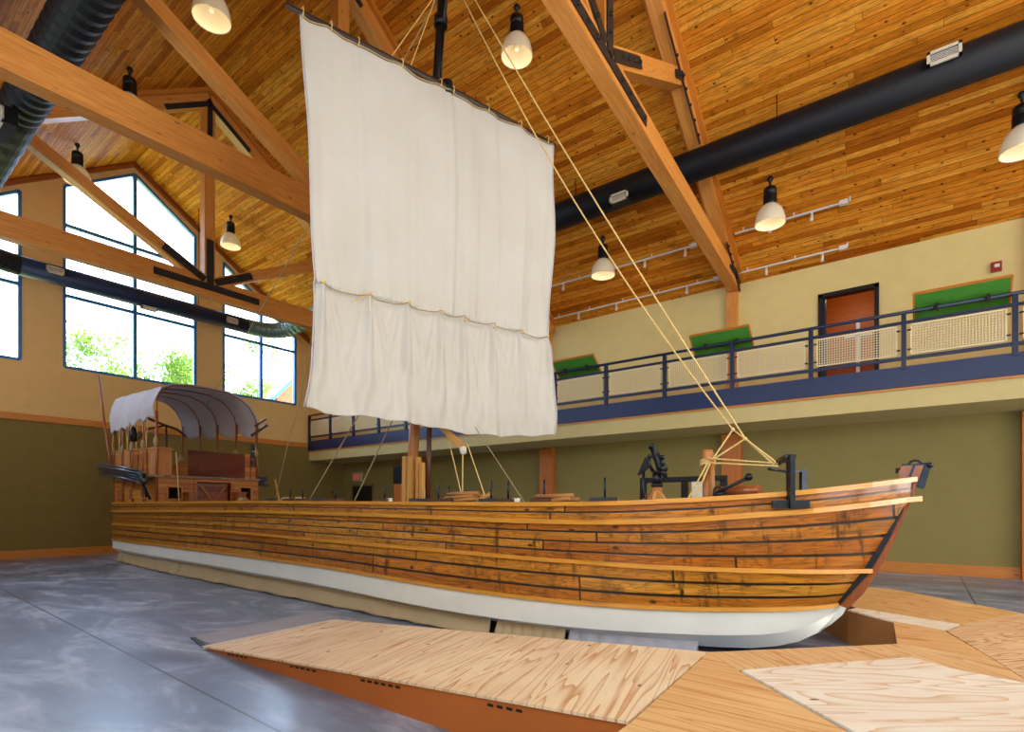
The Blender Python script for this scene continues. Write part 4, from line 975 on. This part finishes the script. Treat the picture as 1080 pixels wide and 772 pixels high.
rope([(-10.45, YC, 5.3), (-10.96, YC, 3.84), (-11.45, YC, 2.9), (-11.95, YC, 1.72)], 'slack thin rope left of the sail curving down to the deck', .009, 'ropedk')
rope([(-8.7, YC, 3.6), (-10.08, YC-.3, 1.77)], 'tan sheet rope running down to the deck, leftmost below the sail', .013, 'ropedk')
rope([(-7.75, YC, 3.4), (-8.62, YC-.3, 1.72)], 'tan sheet rope running down to the deck just left of the mast', .012, 'ropedk')
rope([(-6.45, YC, 2.75), (-5.93, YC-.22, 1.72)], 'slanting rope below the pale spar end, leftmost of the sheets', .010)
rope([(-6.13, YC, 2.5), (-5.94, YC-.22, 1.72)], 'plumb rope hanging from the pale spar end', .009)
rope([(-6.03, YC, 2.66), (-5.36, YC-.32, 1.72)], 'slanting rope right of the pale spar end to the near gunwale', .010)
rope([(-5.86, YC, 2.92), (-4.64, YC-.32, 1.68)], 'thin faint rope slanting down right below the sail corner', .007, 'ropedk')
for i in range(9):
    X = -18.9 + i*.42; y = YC-hy(X)-.03
    rope([(X, y, 4.15-.1*math.sin(i*2.1)), (X+(.2 if i % 2 else -.16), y, 3.15)], 'thin tie cord from the near edge of the awning to the lockers', .009, 'rope', group='awning tie cords')
rope([(XF+.04, YC+hy(XF)-.1, 3.5), (XF+.06, YC+hy(XF)+.0, 2.6)], 'thin cord at the far front corner of the cabin', .009, 'ropedk')
rope([(XF+.05, 5.97, 3.0), (XF+.15, 6.0, 1.75)], 'yellow rope end hanging across the left cabin window', .013)
for k, X in enumerate((-10.9, -9.2, -8.75)):
    y = near_y(X, .12); z = capz(X)+.03; m = MB()
    for q in range(3): m.tube([(X+(.11-.015*q)*math.cos(t), y+.07+(.09-.01*q)*math.sin(t), z+q*.02) for t in np.linspace(0, 2*PI, 15)], .013, 6)
    tag(m.build('rope_coil', M['ropedk']), ['small rope coil on the gunwale just right of the stern cabin', 'small rope coil on the gunwale at the foot of the leftmost sheet', 'small rope coil on the gunwale between the two sheets'][k], 'rope')

# cordwood and oar bits on the gunwale
for X, nn, lab in ((-4.72, 7, 'stick of split wood in the pile under the hanging ropes'), (-3.33, 5, 'stick of split wood in the small pile right of the brown column')):
    for k in range(nn):
        y = near_y(X, .12+.06*(k % 3)); z = capz(X)+.035+.04*(k//3); a = random.uniform(-.06, .06)
        m = MB(); m.tube([(X-.24+random.uniform(-.05,.05), y, z+a*.3), (X+.24+random.uniform(-.04,.04), y+a*.6, z-a*.1+.01)], .024, 7)
        tag(m.build('firewood_stick', M['firewood']), lab, 'firewood', 'split wood on the gunwale' + (' by the ropes' if nn == 7 else ' by the column'))
m = MB(); m.bar((-4.48, near_y(-4.48, .15), capz(-4.48)+.03), (-4.28, near_y(-4.3, .2), capz(-4.3)+.13), .03, .04); tag(m.build('wood_peg', M['paleslab']), 'pale peg sticking up at the right end of the wood pile', 'wood piece')

# swivel gun
sg = thing('swivel_gun', 'small black swivel cannon on a splayed wooden stand at the bow', 'cannon', (-2.78, YC, 1.55))
gx = -2.75
m = MB(); m.tube([(gx, YC, 1.89), (gx, YC, 2.06)], .062, 14); m.tube([(gx, YC, 1.87), (gx, YC, 1.91)], .072, 14); m.build('pivot_post', M['black'], sg)
m = MB(); m.tube([(gx, YC, 1.50), (gx, YC, 1.88)], [.075, .062], 10); m.build('wood_block', M['mast'], sg)
for x1, y1, mt in ((-.38, -.05, 'stem'), (-.12, -.22, 'mast'), (.03, -.24, 'paleslab'), (.26, -.10, 'paleslab'), (.12, .28, 'stem'), (-.25, .28, 'stem')):
    m = MB(); m.bar((gx+x1*.12, YC+y1*.2, 1.80), (gx+x1, YC+y1, 1.52), .045, .05); m.build('stand_leg', M[mt], sg)
a = V((gx-.065, YC-.02, 2.42)); b = V((gx+.085, YC-.0, 2.07)); d = (b-a).normalized(); Lb = (b-a).length
m = MB(); m.tube([a, a+d*.015, a+d*.045, a+d*.055, a+d*.17, a+d*.18, a+d*.20, a+d*.30, a+d*.31, a+d*Lb, a+d*(Lb+.03)], [.045, .055, .055, .043, .05, .056, .056, .062, .068, .068, .03], 18); m.ball(b+d*.06, .034); m.build('barrel', M['black'], sg)
c = a+d*.17; m = MB()
for sg_, ox in ((-1, -.085), (1, .10)):
    e = V((c.x+ox, YC-.06, c.z+(.0 if ox < 0 else -.02))); m.ball(e, .032); m.tube([e, c], .02, 8)
    m.tube([e, (c.x+ox*1.0, YC-.06, 2.16), (gx+ox*.45, YC-.03, 2.07)], .024, 8)
m.ball((gx+.115, YC-.06, 2.04), .036); m.tube([(gx-.02, YC-.03, 2.06), (gx+.12, YC-.06, 2.05)], .022, 8); m.build('yoke', M['iron'], sg)
m = MB(); m.prism([(gx-.13, YC-.08, 2.26), (gx-.24, YC-.08, 2.02), (gx-.17, YC-.08, 2.05), (gx-.06, YC-.08, 2.14)], (0, .03, 0)); m.tube([(gx-.16, YC-.05, 2.08), (gx-.17, YC-.05, 1.86), (gx-.13, YC-.05, 1.70), (gx-.02, YC-.03, 1.66)], .02, 8); m.build('tiller_handle', M['iron'], sg)
# ramrod
rr = thing('iron_rammer', 'iron rod with a ball end slanting up over the bow rail', 'rammer', (-1.9, YC-.05, 1.8))
m = MB(); m.tube([(-1.98, YC-.1, 1.77), (-1.62, YC-.1, 1.94)], .02, 10); m.build('rod', M['iron'], rr)
m = MB(); m.ball((-1.60, YC-.1, 1.955), .045); m.build('ball_end', M['iron'], rr)
m = MB(); m.tube([(-1.95+.05*math.cos(t), YC-.1, 1.79+.06*math.sin(t)) for t in np.linspace(0, 2*PI, 14)], .010, 6); m.tube([(-2.0, YC-.1, 1.76), (-1.88, YC-.1, 1.76)], .035, 8); m.build('hand_ring', M['black'], rr)
# black frame bench behind the bow
bf = thing('metal_barrier', 'black metal rail frame standing behind the bow on the far side', 'barrier', (-2.3, 9.3, 0))
m = MB(); m.box(-4.05, -2.55, 9.25, 9.33, 2.04, 2.13); m.box(-4.05, -2.55, 9.27, 9.31, 1.66, 1.72); m.build('rails', M['black'], bf)
for x in (-4.0, -3.25, -2.6):
    m = MB(); m.box(x-.05, x+.05, 9.25, 9.33, 0, 2.05); m.build('post', M['black'], bf)
m = MB(); m.box(-3.12, -2.93, 9.26, 9.29, 1.72, 2.04); m.box(-3.12, -2.93, 9.26, 9.29, 1.5, 1.66); m.build('notice_plate', M['white'], bf)
# kiosk behind the mast
kk = thing('display_kiosk', 'dark topped wooden kiosk standing behind the boat left of the mast', 'kiosk', (-14.0, 12.5, 0))
m = MB(); m.box(-14.25, -13.85, 12.4, 12.7, 0, 2.4, (0,0,1)); m.build('cabinet', M['column'], kk)
m = MB(); m.box(-14.27, -13.83, 12.38, 12.72, 2.4, 2.98); m.build('screen_head', M['black'], kk)
m = MB(); m.box(-14.28, -13.82, 12.36, 12.74, 0, 1.75); m.build('plinth', M['black'], kk)

# pole bundles lashed to the cabin roof
def poles(A, B, nn, lab, group, spread=.07):
    d = (V(B)-V(A)).normalized()
    for k in range(nn):
        r = k//3; c = k % 3; o = V((0, -.075*c*.4, 0)) + V((0, -.02*c, .075*c - .06*r)) + V((0, -.07*r, -.0))
        sh = random.uniform(-.18, .18)
        m = MB(); a = V(A)+o+d*sh; b = V(B)+o+d*random.uniform(-.25, .1)
        m.tube([a, a.lerp(b, .5)+V((0,0,.01)), b], .034, 8)
        m.tube([b-d*.04, b+d*.03], .042, 8)
        tag(m.build('setting_pole', M['pole']), lab, 'pole', group)
ya_ = YC-hy(-19)-.14
poles((-19.35, ya_, 2.72), (-15.0, 5.30, 2.33), 7, 'dark long pole in the bundle slung along the near side of the cabin', 'poles on the near side of the cabin')
poles((-15.0, 8.34, 2.30), (-18.6, 8.05, 2.52), 5, 'dark pole in the end-on bundle at the far side of the cabin', 'poles on the far side of the cabin')
m = MB(); m.tube([(-14.95, 8.55, 2.42), (-14.7, 8.72, 1.0), (-14.6, 8.8, 0.0)], .028, 8); tag(m.build('wood_prop', M['paleslab']), 'pale slanting prop at the far pole bundle right of the cabin', 'prop')
m = MB(); m.tube([(-15.0, 5.26, 2.42), (-15.02, 5.24, 2.15), (-15.2, 5.36, 2.0), (-15.12, 5.42, 1.80)], .03, 8); m.tube([(-15.35, 5.36, 2.1), (-15.3, 5.40, 1.85)], .025, 8); tag(m.build('iron_hook', M['iron']), 'dark curved hanger holding the pole bundle at the front corner of the cabin', 'hook')
m = MB(); m.tube([(-20.05, 5.8, 5.62), (-19.35, 5.72, 4.2), (-18.98, 5.74, 3.2), (-18.9, 5.78, 2.7)], [.03,.035,.04,.04], 8); tag(m.build('steering_pole', M['stem']), 'long dark pole leaning up past the window behind the stern', 'pole')
m = MB(); m.lathe([(.001,-.2),(.08,-.18),(.09,0),(.06,.16),(.001,.2)], (-16.3, 5.45, 3.5), 12); tag(m.build('leather_bucket', M['black']), 'small black bag hanging at the front hoop of the cabin', 'bag')

# ---------------------------------------------------------------- cloth skirt round the keel
def skirt(t0, t1, lab, flap=0.0):
    n = 46; vs = []; nz = 9
    for i in range(n+1):
        t = t0+(t1-t0)*i/n; X, w, z = lerp_level('R3', 'WB', 1, t)
        for k in range(nz):
            q = k/(nz-1); out = -.20 + .10*(1-q)**1.5 + .02*math.sin(i*.9+q*3)*(1-q) + (.02*math.sin(i*2.7)*(1-q)**3)
            zz = .006 + (z+.04)*q + (.018*abs(math.sin(i*.7)) if k == 0 else 0)
            vs.append((X, YC-w-out, zz))
    m = MB(); m.add(vs, [(i*nz+k, (i+1)*nz+k, (i+1)*nz+k+1, i*nz+k+1) for i in range(n) for k in range(nz-1)], (1,0,0), True)
    o = m.build('cloth_skirt', M['cloth'] if not flap else M['concrete2']); md = o.modifiers.new('s', 'SOLIDIFY'); md.thickness = .006
    tag(o, lab, 'cloth skirt', 'cloth skirts hiding the cradle')
skirt(1.0, .72, 'tan cloth skirt under the hull, the piece nearest the stern')
skirt(.718, .190, 'long tan cloth skirt under the middle of the hull')
skirt(.184, .134, 'tan cloth skirt piece just right of the dark gap')
skirt(.131, .060, 'grey pleated cloth skirt piece nearest the bow', .1)
m = MB()
for x in (-17, -13.5, -10, -6.5, -3.4): m.box(x-.12, x+.12, YC-.9, YC+.9, 0, .14); m.box(x-.1, x+.1, YC-.25, YC+.25, .0, .06)
tag(m.build('hull_cradle', M['darkwood']), 'dark timber blocks of the cradle under the hull', 'cradle')
rg = MB(); rg.tube([(-1.9, 5.52, .03), (-1.72, 5.5, .05), (-1.6, 5.56, .03), (-1.5, 5.5, .05)], [.03,.045,.04,.02], 8); tag(rg.build('red_rag', M['red']), 'small crumpled red rag on the floor under the bow', 'rag')

# ---------------------------------------------------------------- plywood ramp and platform
ZP = .40
def zramp(x): return .06 + .065*(x+6.2)
rp = thing('plywood_ramp', 'long low plywood ramp rising along the near side of the boat, brown side panel', 'ramp', (-4, 3.7, 0))
xa, xb_ = -6.42, -1.32
m = MB()
t0, t1 = zramp(xa), ZP
m.add([(xa, 2.85, t0-.02), (xb_, 2.85, t1-.02), (xb_-.1, 4.62, t1-.02), (xa-.1, 4.62, t0-.02), (xa, 2.85, t0), (xb_, 2.85, t1), (xb_-.1, 4.62, t1), (xa-.1, 4.62, t0)], [(0,1,2,3),(4,5,6,7),(0,1,5,4),(1,2,6,5),(2,3,7,6),(3,0,4,7)], (1,0,0)); m.build('top_sheet', M['ply1'], rp)
m = MB(); m.prism([(xa, 2.87, 0), (xb_, 2.87, 0), (xb_, 2.87, t1-.021), (xa, 2.87, t0-.021)], (0,.02,0)); m.prism([(xa, 4.58, 0), (xb_, 4.58, 0), (xb_, 4.58, t1-.021), (xa, 4.58, t0-.021)], (0,.02,0)); m.build('side_panel', M['rampside'], rp)
m = MB()
for x in [-5.95+.09*k for k in range(5)] + [-4.75+.09*k for k in range(5)] + [-3.7+.085*k for k in range(6)] + [-2.35+.08*k for k in range(4)]:
    z = zramp(x)-.045; m.box(x, x+.045, 2.862, 2.872, z-.006, z+.010)
m.build('vent_slots', M['signdark'], rp)
m = MB(); m.prism([(xa-.09, 2.85, .004), (xa, 2.85, .004), (xa-.1, 4.62, .004), (xa-.19, 4.62, .004)], (0,0,.03)); m.build('edge_tape', M['white'], rp, 'pale edge strip at the foot of the ramp')
m = MB(); m.prism([(xa-.8, 3.02, .003), (xa-.12, 3.02, .003), (xa-.22, 4.9, .003), (xa-1.0, 4.75, .003)], (0,0,.004)); tag(m.build('floor_patch', M['concrete2']), 'thin pale grey patch on the floor at the foot of the ramp', 'mat')  # pale grey patch lying just above the floor
m = MB(); m.bar((xa-.02, 2.88, .01), (xa-.72, 3.02, .01), .05, .012); tag(m.build('rubber_strip', M['black']), 'black rubber strip on the floor at the tip of the ramp', 'strip')
# platform sheets
def sheet(poly, mat, lab, z=ZP, th=.018):
    m = MB(); m.prism([(x, y, z-th) for x, y in poly], (0,0,th)); o = m.build('plywood_sheet', M[mat]); tag(o, lab, 'plywood sheet'); return o
G = .006
sheet([(-1.30, 1.9), (-1.30, 2.85), (-1.41, 4.60), (-1.18, 4.33), (.35, 2.72), (1.15, 1.9)], 'ply2', 'tan plywood sheet between the ramp top and the pale sheet')
sheet([(-1.06, 4.24), (.40, 2.72), (1.30, 1.9), (4.2, 1.9), (4.2, 5.1), (.60, 5.08), (.18, 5.22), (-.06, 5.43)], 'ply3', 'large pale plywood sheet at the lower right, lightest of the platform', ZP+.004)
sheet([(-1.42, 4.61), (-1.10, 4.27), (-.065, 5.445), (.185, 5.235), (.60, 5.10), (.465, 5.72), (.02, 5.87), (-.18, 5.88)], 'ply4', 'narrow tan plywood strip in front of the bow opening')
sheet([(-.17, 5.89), (.03, 5.88), (.46, 5.73), (.18, 6.80), (-.235, 7.05)], 'ply2', 'small tan plywood piece just right of the bow opening')
sheet([(.61, 5.105), (4.2, 5.12), (4.2, 6.4), (.93, 8.42), (.33, 7.25), (.20, 6.80), (.47, 5.73)], 'ply5', 'plywood sheet with bold knot figure at the right edge')
sheet([(-.245, 7.06), (.175, 6.82), (.32, 7.27), (-.62, 7.72), (-.69, 7.52)], 'ply3', 'thin pale plywood strip beyond the bow opening')
sheet([(-.63, 7.74), (.325, 7.285), (.92, 8.44), (-.35, 9.83), (-1.4, 9.9), (-6.3, 9.9), (-6.3, 8.9), (-1.4, 8.9)], 'ply6', 'streaky plywood sheet at the far side of the bow', ZP)
pb = thing('platform_base', 'brown hardboard box frame round the bow carrying the plywood sheets', 'platform', (0, 5, 0))
def wallseg(m, pts, z1=ZP-.02):
    for a, b in zip(pts[:-1], pts[1:]): m.bar((a[0], a[1], z1/2), (b[0], b[1], z1/2), .03, z1)
m = MB(); wallseg(m, [(-1.43, 4.63), (-.155, 5.90), (-.215, 7.06), (-.68, 7.55), (-1.4, 8.85), (-6.2, 8.95)]); m.build('inner_panel', M['brownpit'], pb)
m = MB(); wallseg(m, [(-1.28, 1.93), (-1.28, 2.84)]); wallseg(m, [(4.15, 6.36), (.93, 8.36), (-.37, 9.77), (-6.2, 9.85)]); m.build('outer_panel', M['rampside'], pb)

# ---------------------------------------------------------------- outdoors
def tree(x, y, h, r, seed, label, nleaf=6500, low=.3):
    rnd = random.Random(seed); t = thing('tree', label, 'tree', (x, y, -.3), 'trees outside the gable windows')
    m = MB(); m.tube([(x, y, -.3), (x+.1, y, h*.4), (x, y+.1, h*.8)], [.18, .13, .05], 8)
    br = []
    for k in range(16):
        a = rnd.uniform(0, 2*PI); z0 = h*rnd.uniform(.35, .75); e = V((x+math.cos(a)*r*rnd.uniform(.5, 1), y+math.sin(a)*r*rnd.uniform(.5, 1), z0+rnd.uniform(.4, 1.9)))
        m.tube([(x, y, z0), V((x, y, z0)).lerp(e, .5)+V((0,0,.1)), e], [.05, .03, .012], 6); br.append(e)
    m.build('trunk', M['bark'], t)
    m = MB(); cl = br + [V((x+rnd.gauss(0, r*.35), y+rnd.gauss(0, r*.35), h*rnd.uniform(low+.2, 1.0))) for _ in range(18)]
    vs = []; fs = []
    for _ in range(nleaf):
        c = rnd.choice(cl); p = c + V((rnd.gauss(0, .34), rnd.gauss(0, .34), rnd.gauss(0, .38)))
        u = V((rnd.gauss(0,1), rnd.gauss(0,1), rnd.gauss(0,1))).normalized(); w = u.cross(V((rnd.gauss(0,1), rnd.gauss(0,1), rnd.gauss(0,1)))).normalized(); s = rnd.uniform(.05, .12)
        k = len(vs); vs += [p-u*s, p+w*s*.6, p+u*s, p-w*s*.6]; fs.append((k, k+1, k+2, k+3))
    m.add(vs, fs, (1,0,0)); m.build('foliage', M['leaf'], t, fix=False)
tree(-31.5, 9.3, 10.0, 1.7, 1, 'airy pale green tree seen through the left half of the middle gable window')
tree(-31.5, 12.6, 9.9, 1.7, 2, 'airy pale green tree seen through the right half of the middle gable window')
tree(-34.5, 16.8, 10.2, 2.3, 3, 'leafy tree seen through the right gable window, left of the brick house', 7000)
tree(-38.0, 21.0, 13.2, 2.6, 4, 'taller leafy tree behind the brick house gable', 7000)
tree(-36.0, 14.4, 9.8, 2.2, 5, 'low leafy tree showing at the sill between two gable windows', 6500)
hs = thing('brick_house', 'orange brick gable of a neighbouring building outside the right gable window', 'building', (-31, 21, -.3))
m = MB(); m.prism([(-31.5, 17.0, -.3), (-31.5, 25.4, -.3), (-31.5, 25.4, 8.0), (-31.5, 21.2, 12.4), (-31.5, 17.0, 8.0)], (2, 0, 0), (0,1,0)); m.build('gable_wall', M['brick'], hs)
m = MB(); m.bar((-29.7, 21.2, 12.5), (-29.7, 16.6, 7.7), .9, .16); m.bar((-30.6, 21.2, 12.5), (-30.6, 25.8, 7.7), .9, .16); m.build('roof', M['winframe'], hs)
m = MB(); m.box(-30.0, -29.9, 16.6, 25.4, 7.55, 7.75); m.build('string_course', M['stem'], hs)

# ---------------------------------------------------------------- light
wd = bpy.data.worlds.new('World'); bpy.context.scene.world = wd; wd.use_nodes = True
bg = wd.node_tree.nodes['Background']; bg.inputs[1].default_value = 6.5
nt = wd.node_tree; tcw = nt.nodes.new('ShaderNodeTexCoord'); spw = nt.nodes.new('ShaderNodeSeparateXYZ'); nt.links.new(tcw.outputs['Generated'], spw.inputs[0])
mrw = nt.nodes.new('ShaderNodeMapRange'); mrw.inputs[1].default_value = -.7; mrw.inputs[2].default_value = .5; nt.links.new(spw.outputs[0], mrw.inputs[0])
mxw = nt.nodes.new('ShaderNodeMix'); mxw.data_type = 'RGBA'; mxw.inputs[6].default_value = (.72, .95, 1.35, 1); mxw.inputs[7].default_value = (1.0, .965, .90, 1)
nt.links.new(mrw.outputs[0], mxw.inputs[0]); nt.links.new(mxw.outputs[2], bg.inputs[0])
def portal(loc, rot, sx, sy):
    l = bpy.data.lights.new('portal', 'AREA'); l.shape = 'RECTANGLE'; l.size = sx; l.size_y = sy; l.cycles.is_portal = True
    o = bpy.data.objects.new('portal', l); C.objects.link(o); o.location = loc; o.rotation_euler = rot
for y0, y1, z1 in ((1.3, 4.5, 11.6), (5.62, 9.69, 13.6), (10.78, 13.96, 11.6)):
    portal((XE-.35, (y0+y1)/2, (SILL+z1)/2), (0, -PI/2, 0), z1-SILL, y1-y0)
    portal((XO+.35, (y0+y1)/2, (SILL+z1)/2), (0, PI/2, 0), z1-SILL, y1-y0)
for y0, y1 in ((1.3, 4.5), (5.62, 9.69), (10.78, 13.96)): portal((XO+.35, (y0+y1)/2, 2.15), (0, PI/2, 0), 3.7, y1-y0)
for a, b, lo_, hi_ in NW_ADDED: portal(((a+b)/2, YN-.35, (lo_+hi_)/2), (PI/2, 0, 0), b-a, hi_-lo_)
sl = bpy.data.lights.new('sun', 'SUN'); sl.energy = 16.0; sl.angle = .01; sl.color = (1, .95, .85)
so_ = bpy.data.objects.new('sun', sl); C.objects.link(so_); so_.rotation_euler = (math.radians(-32), 0, 0); so_.location = (0, 0, 30)

# ---------------------------------------------------------------- camera
sc = bpy.context.scene
cam = bpy.data.cameras.new('camera'); co = bpy.data.objects.new('camera', cam); C.objects.link(co)
co.location = (0, 0, 1.6); co.rotation_euler = (PI/2, 0, math.radians(36.806))
cam.sensor_width = 36; cam.sensor_fit = 'HORIZONTAL'; cam.lens = 36*576.85/1080; cam.shift_y = (535.34-386)/1080; cam.clip_start = .05; cam.clip_end = 300
sc.camera = co
sc.view_settings.view_transform = 'Standard'; sc.view_settings.look = 'None'; sc.view_settings.gamma = 1; sc.view_settings.use_curve_mapping = False
sc.view_settings.exposure = 0.14
try:
    sc.cycles.use_denoising = True; sc.cycles.max_bounces = 8; sc.cycles.diffuse_bounces = 5; sc.cycles.transparent_max_bounces = 12
    sc.cycles.sample_clamp_indirect = 8
except Exception: pass
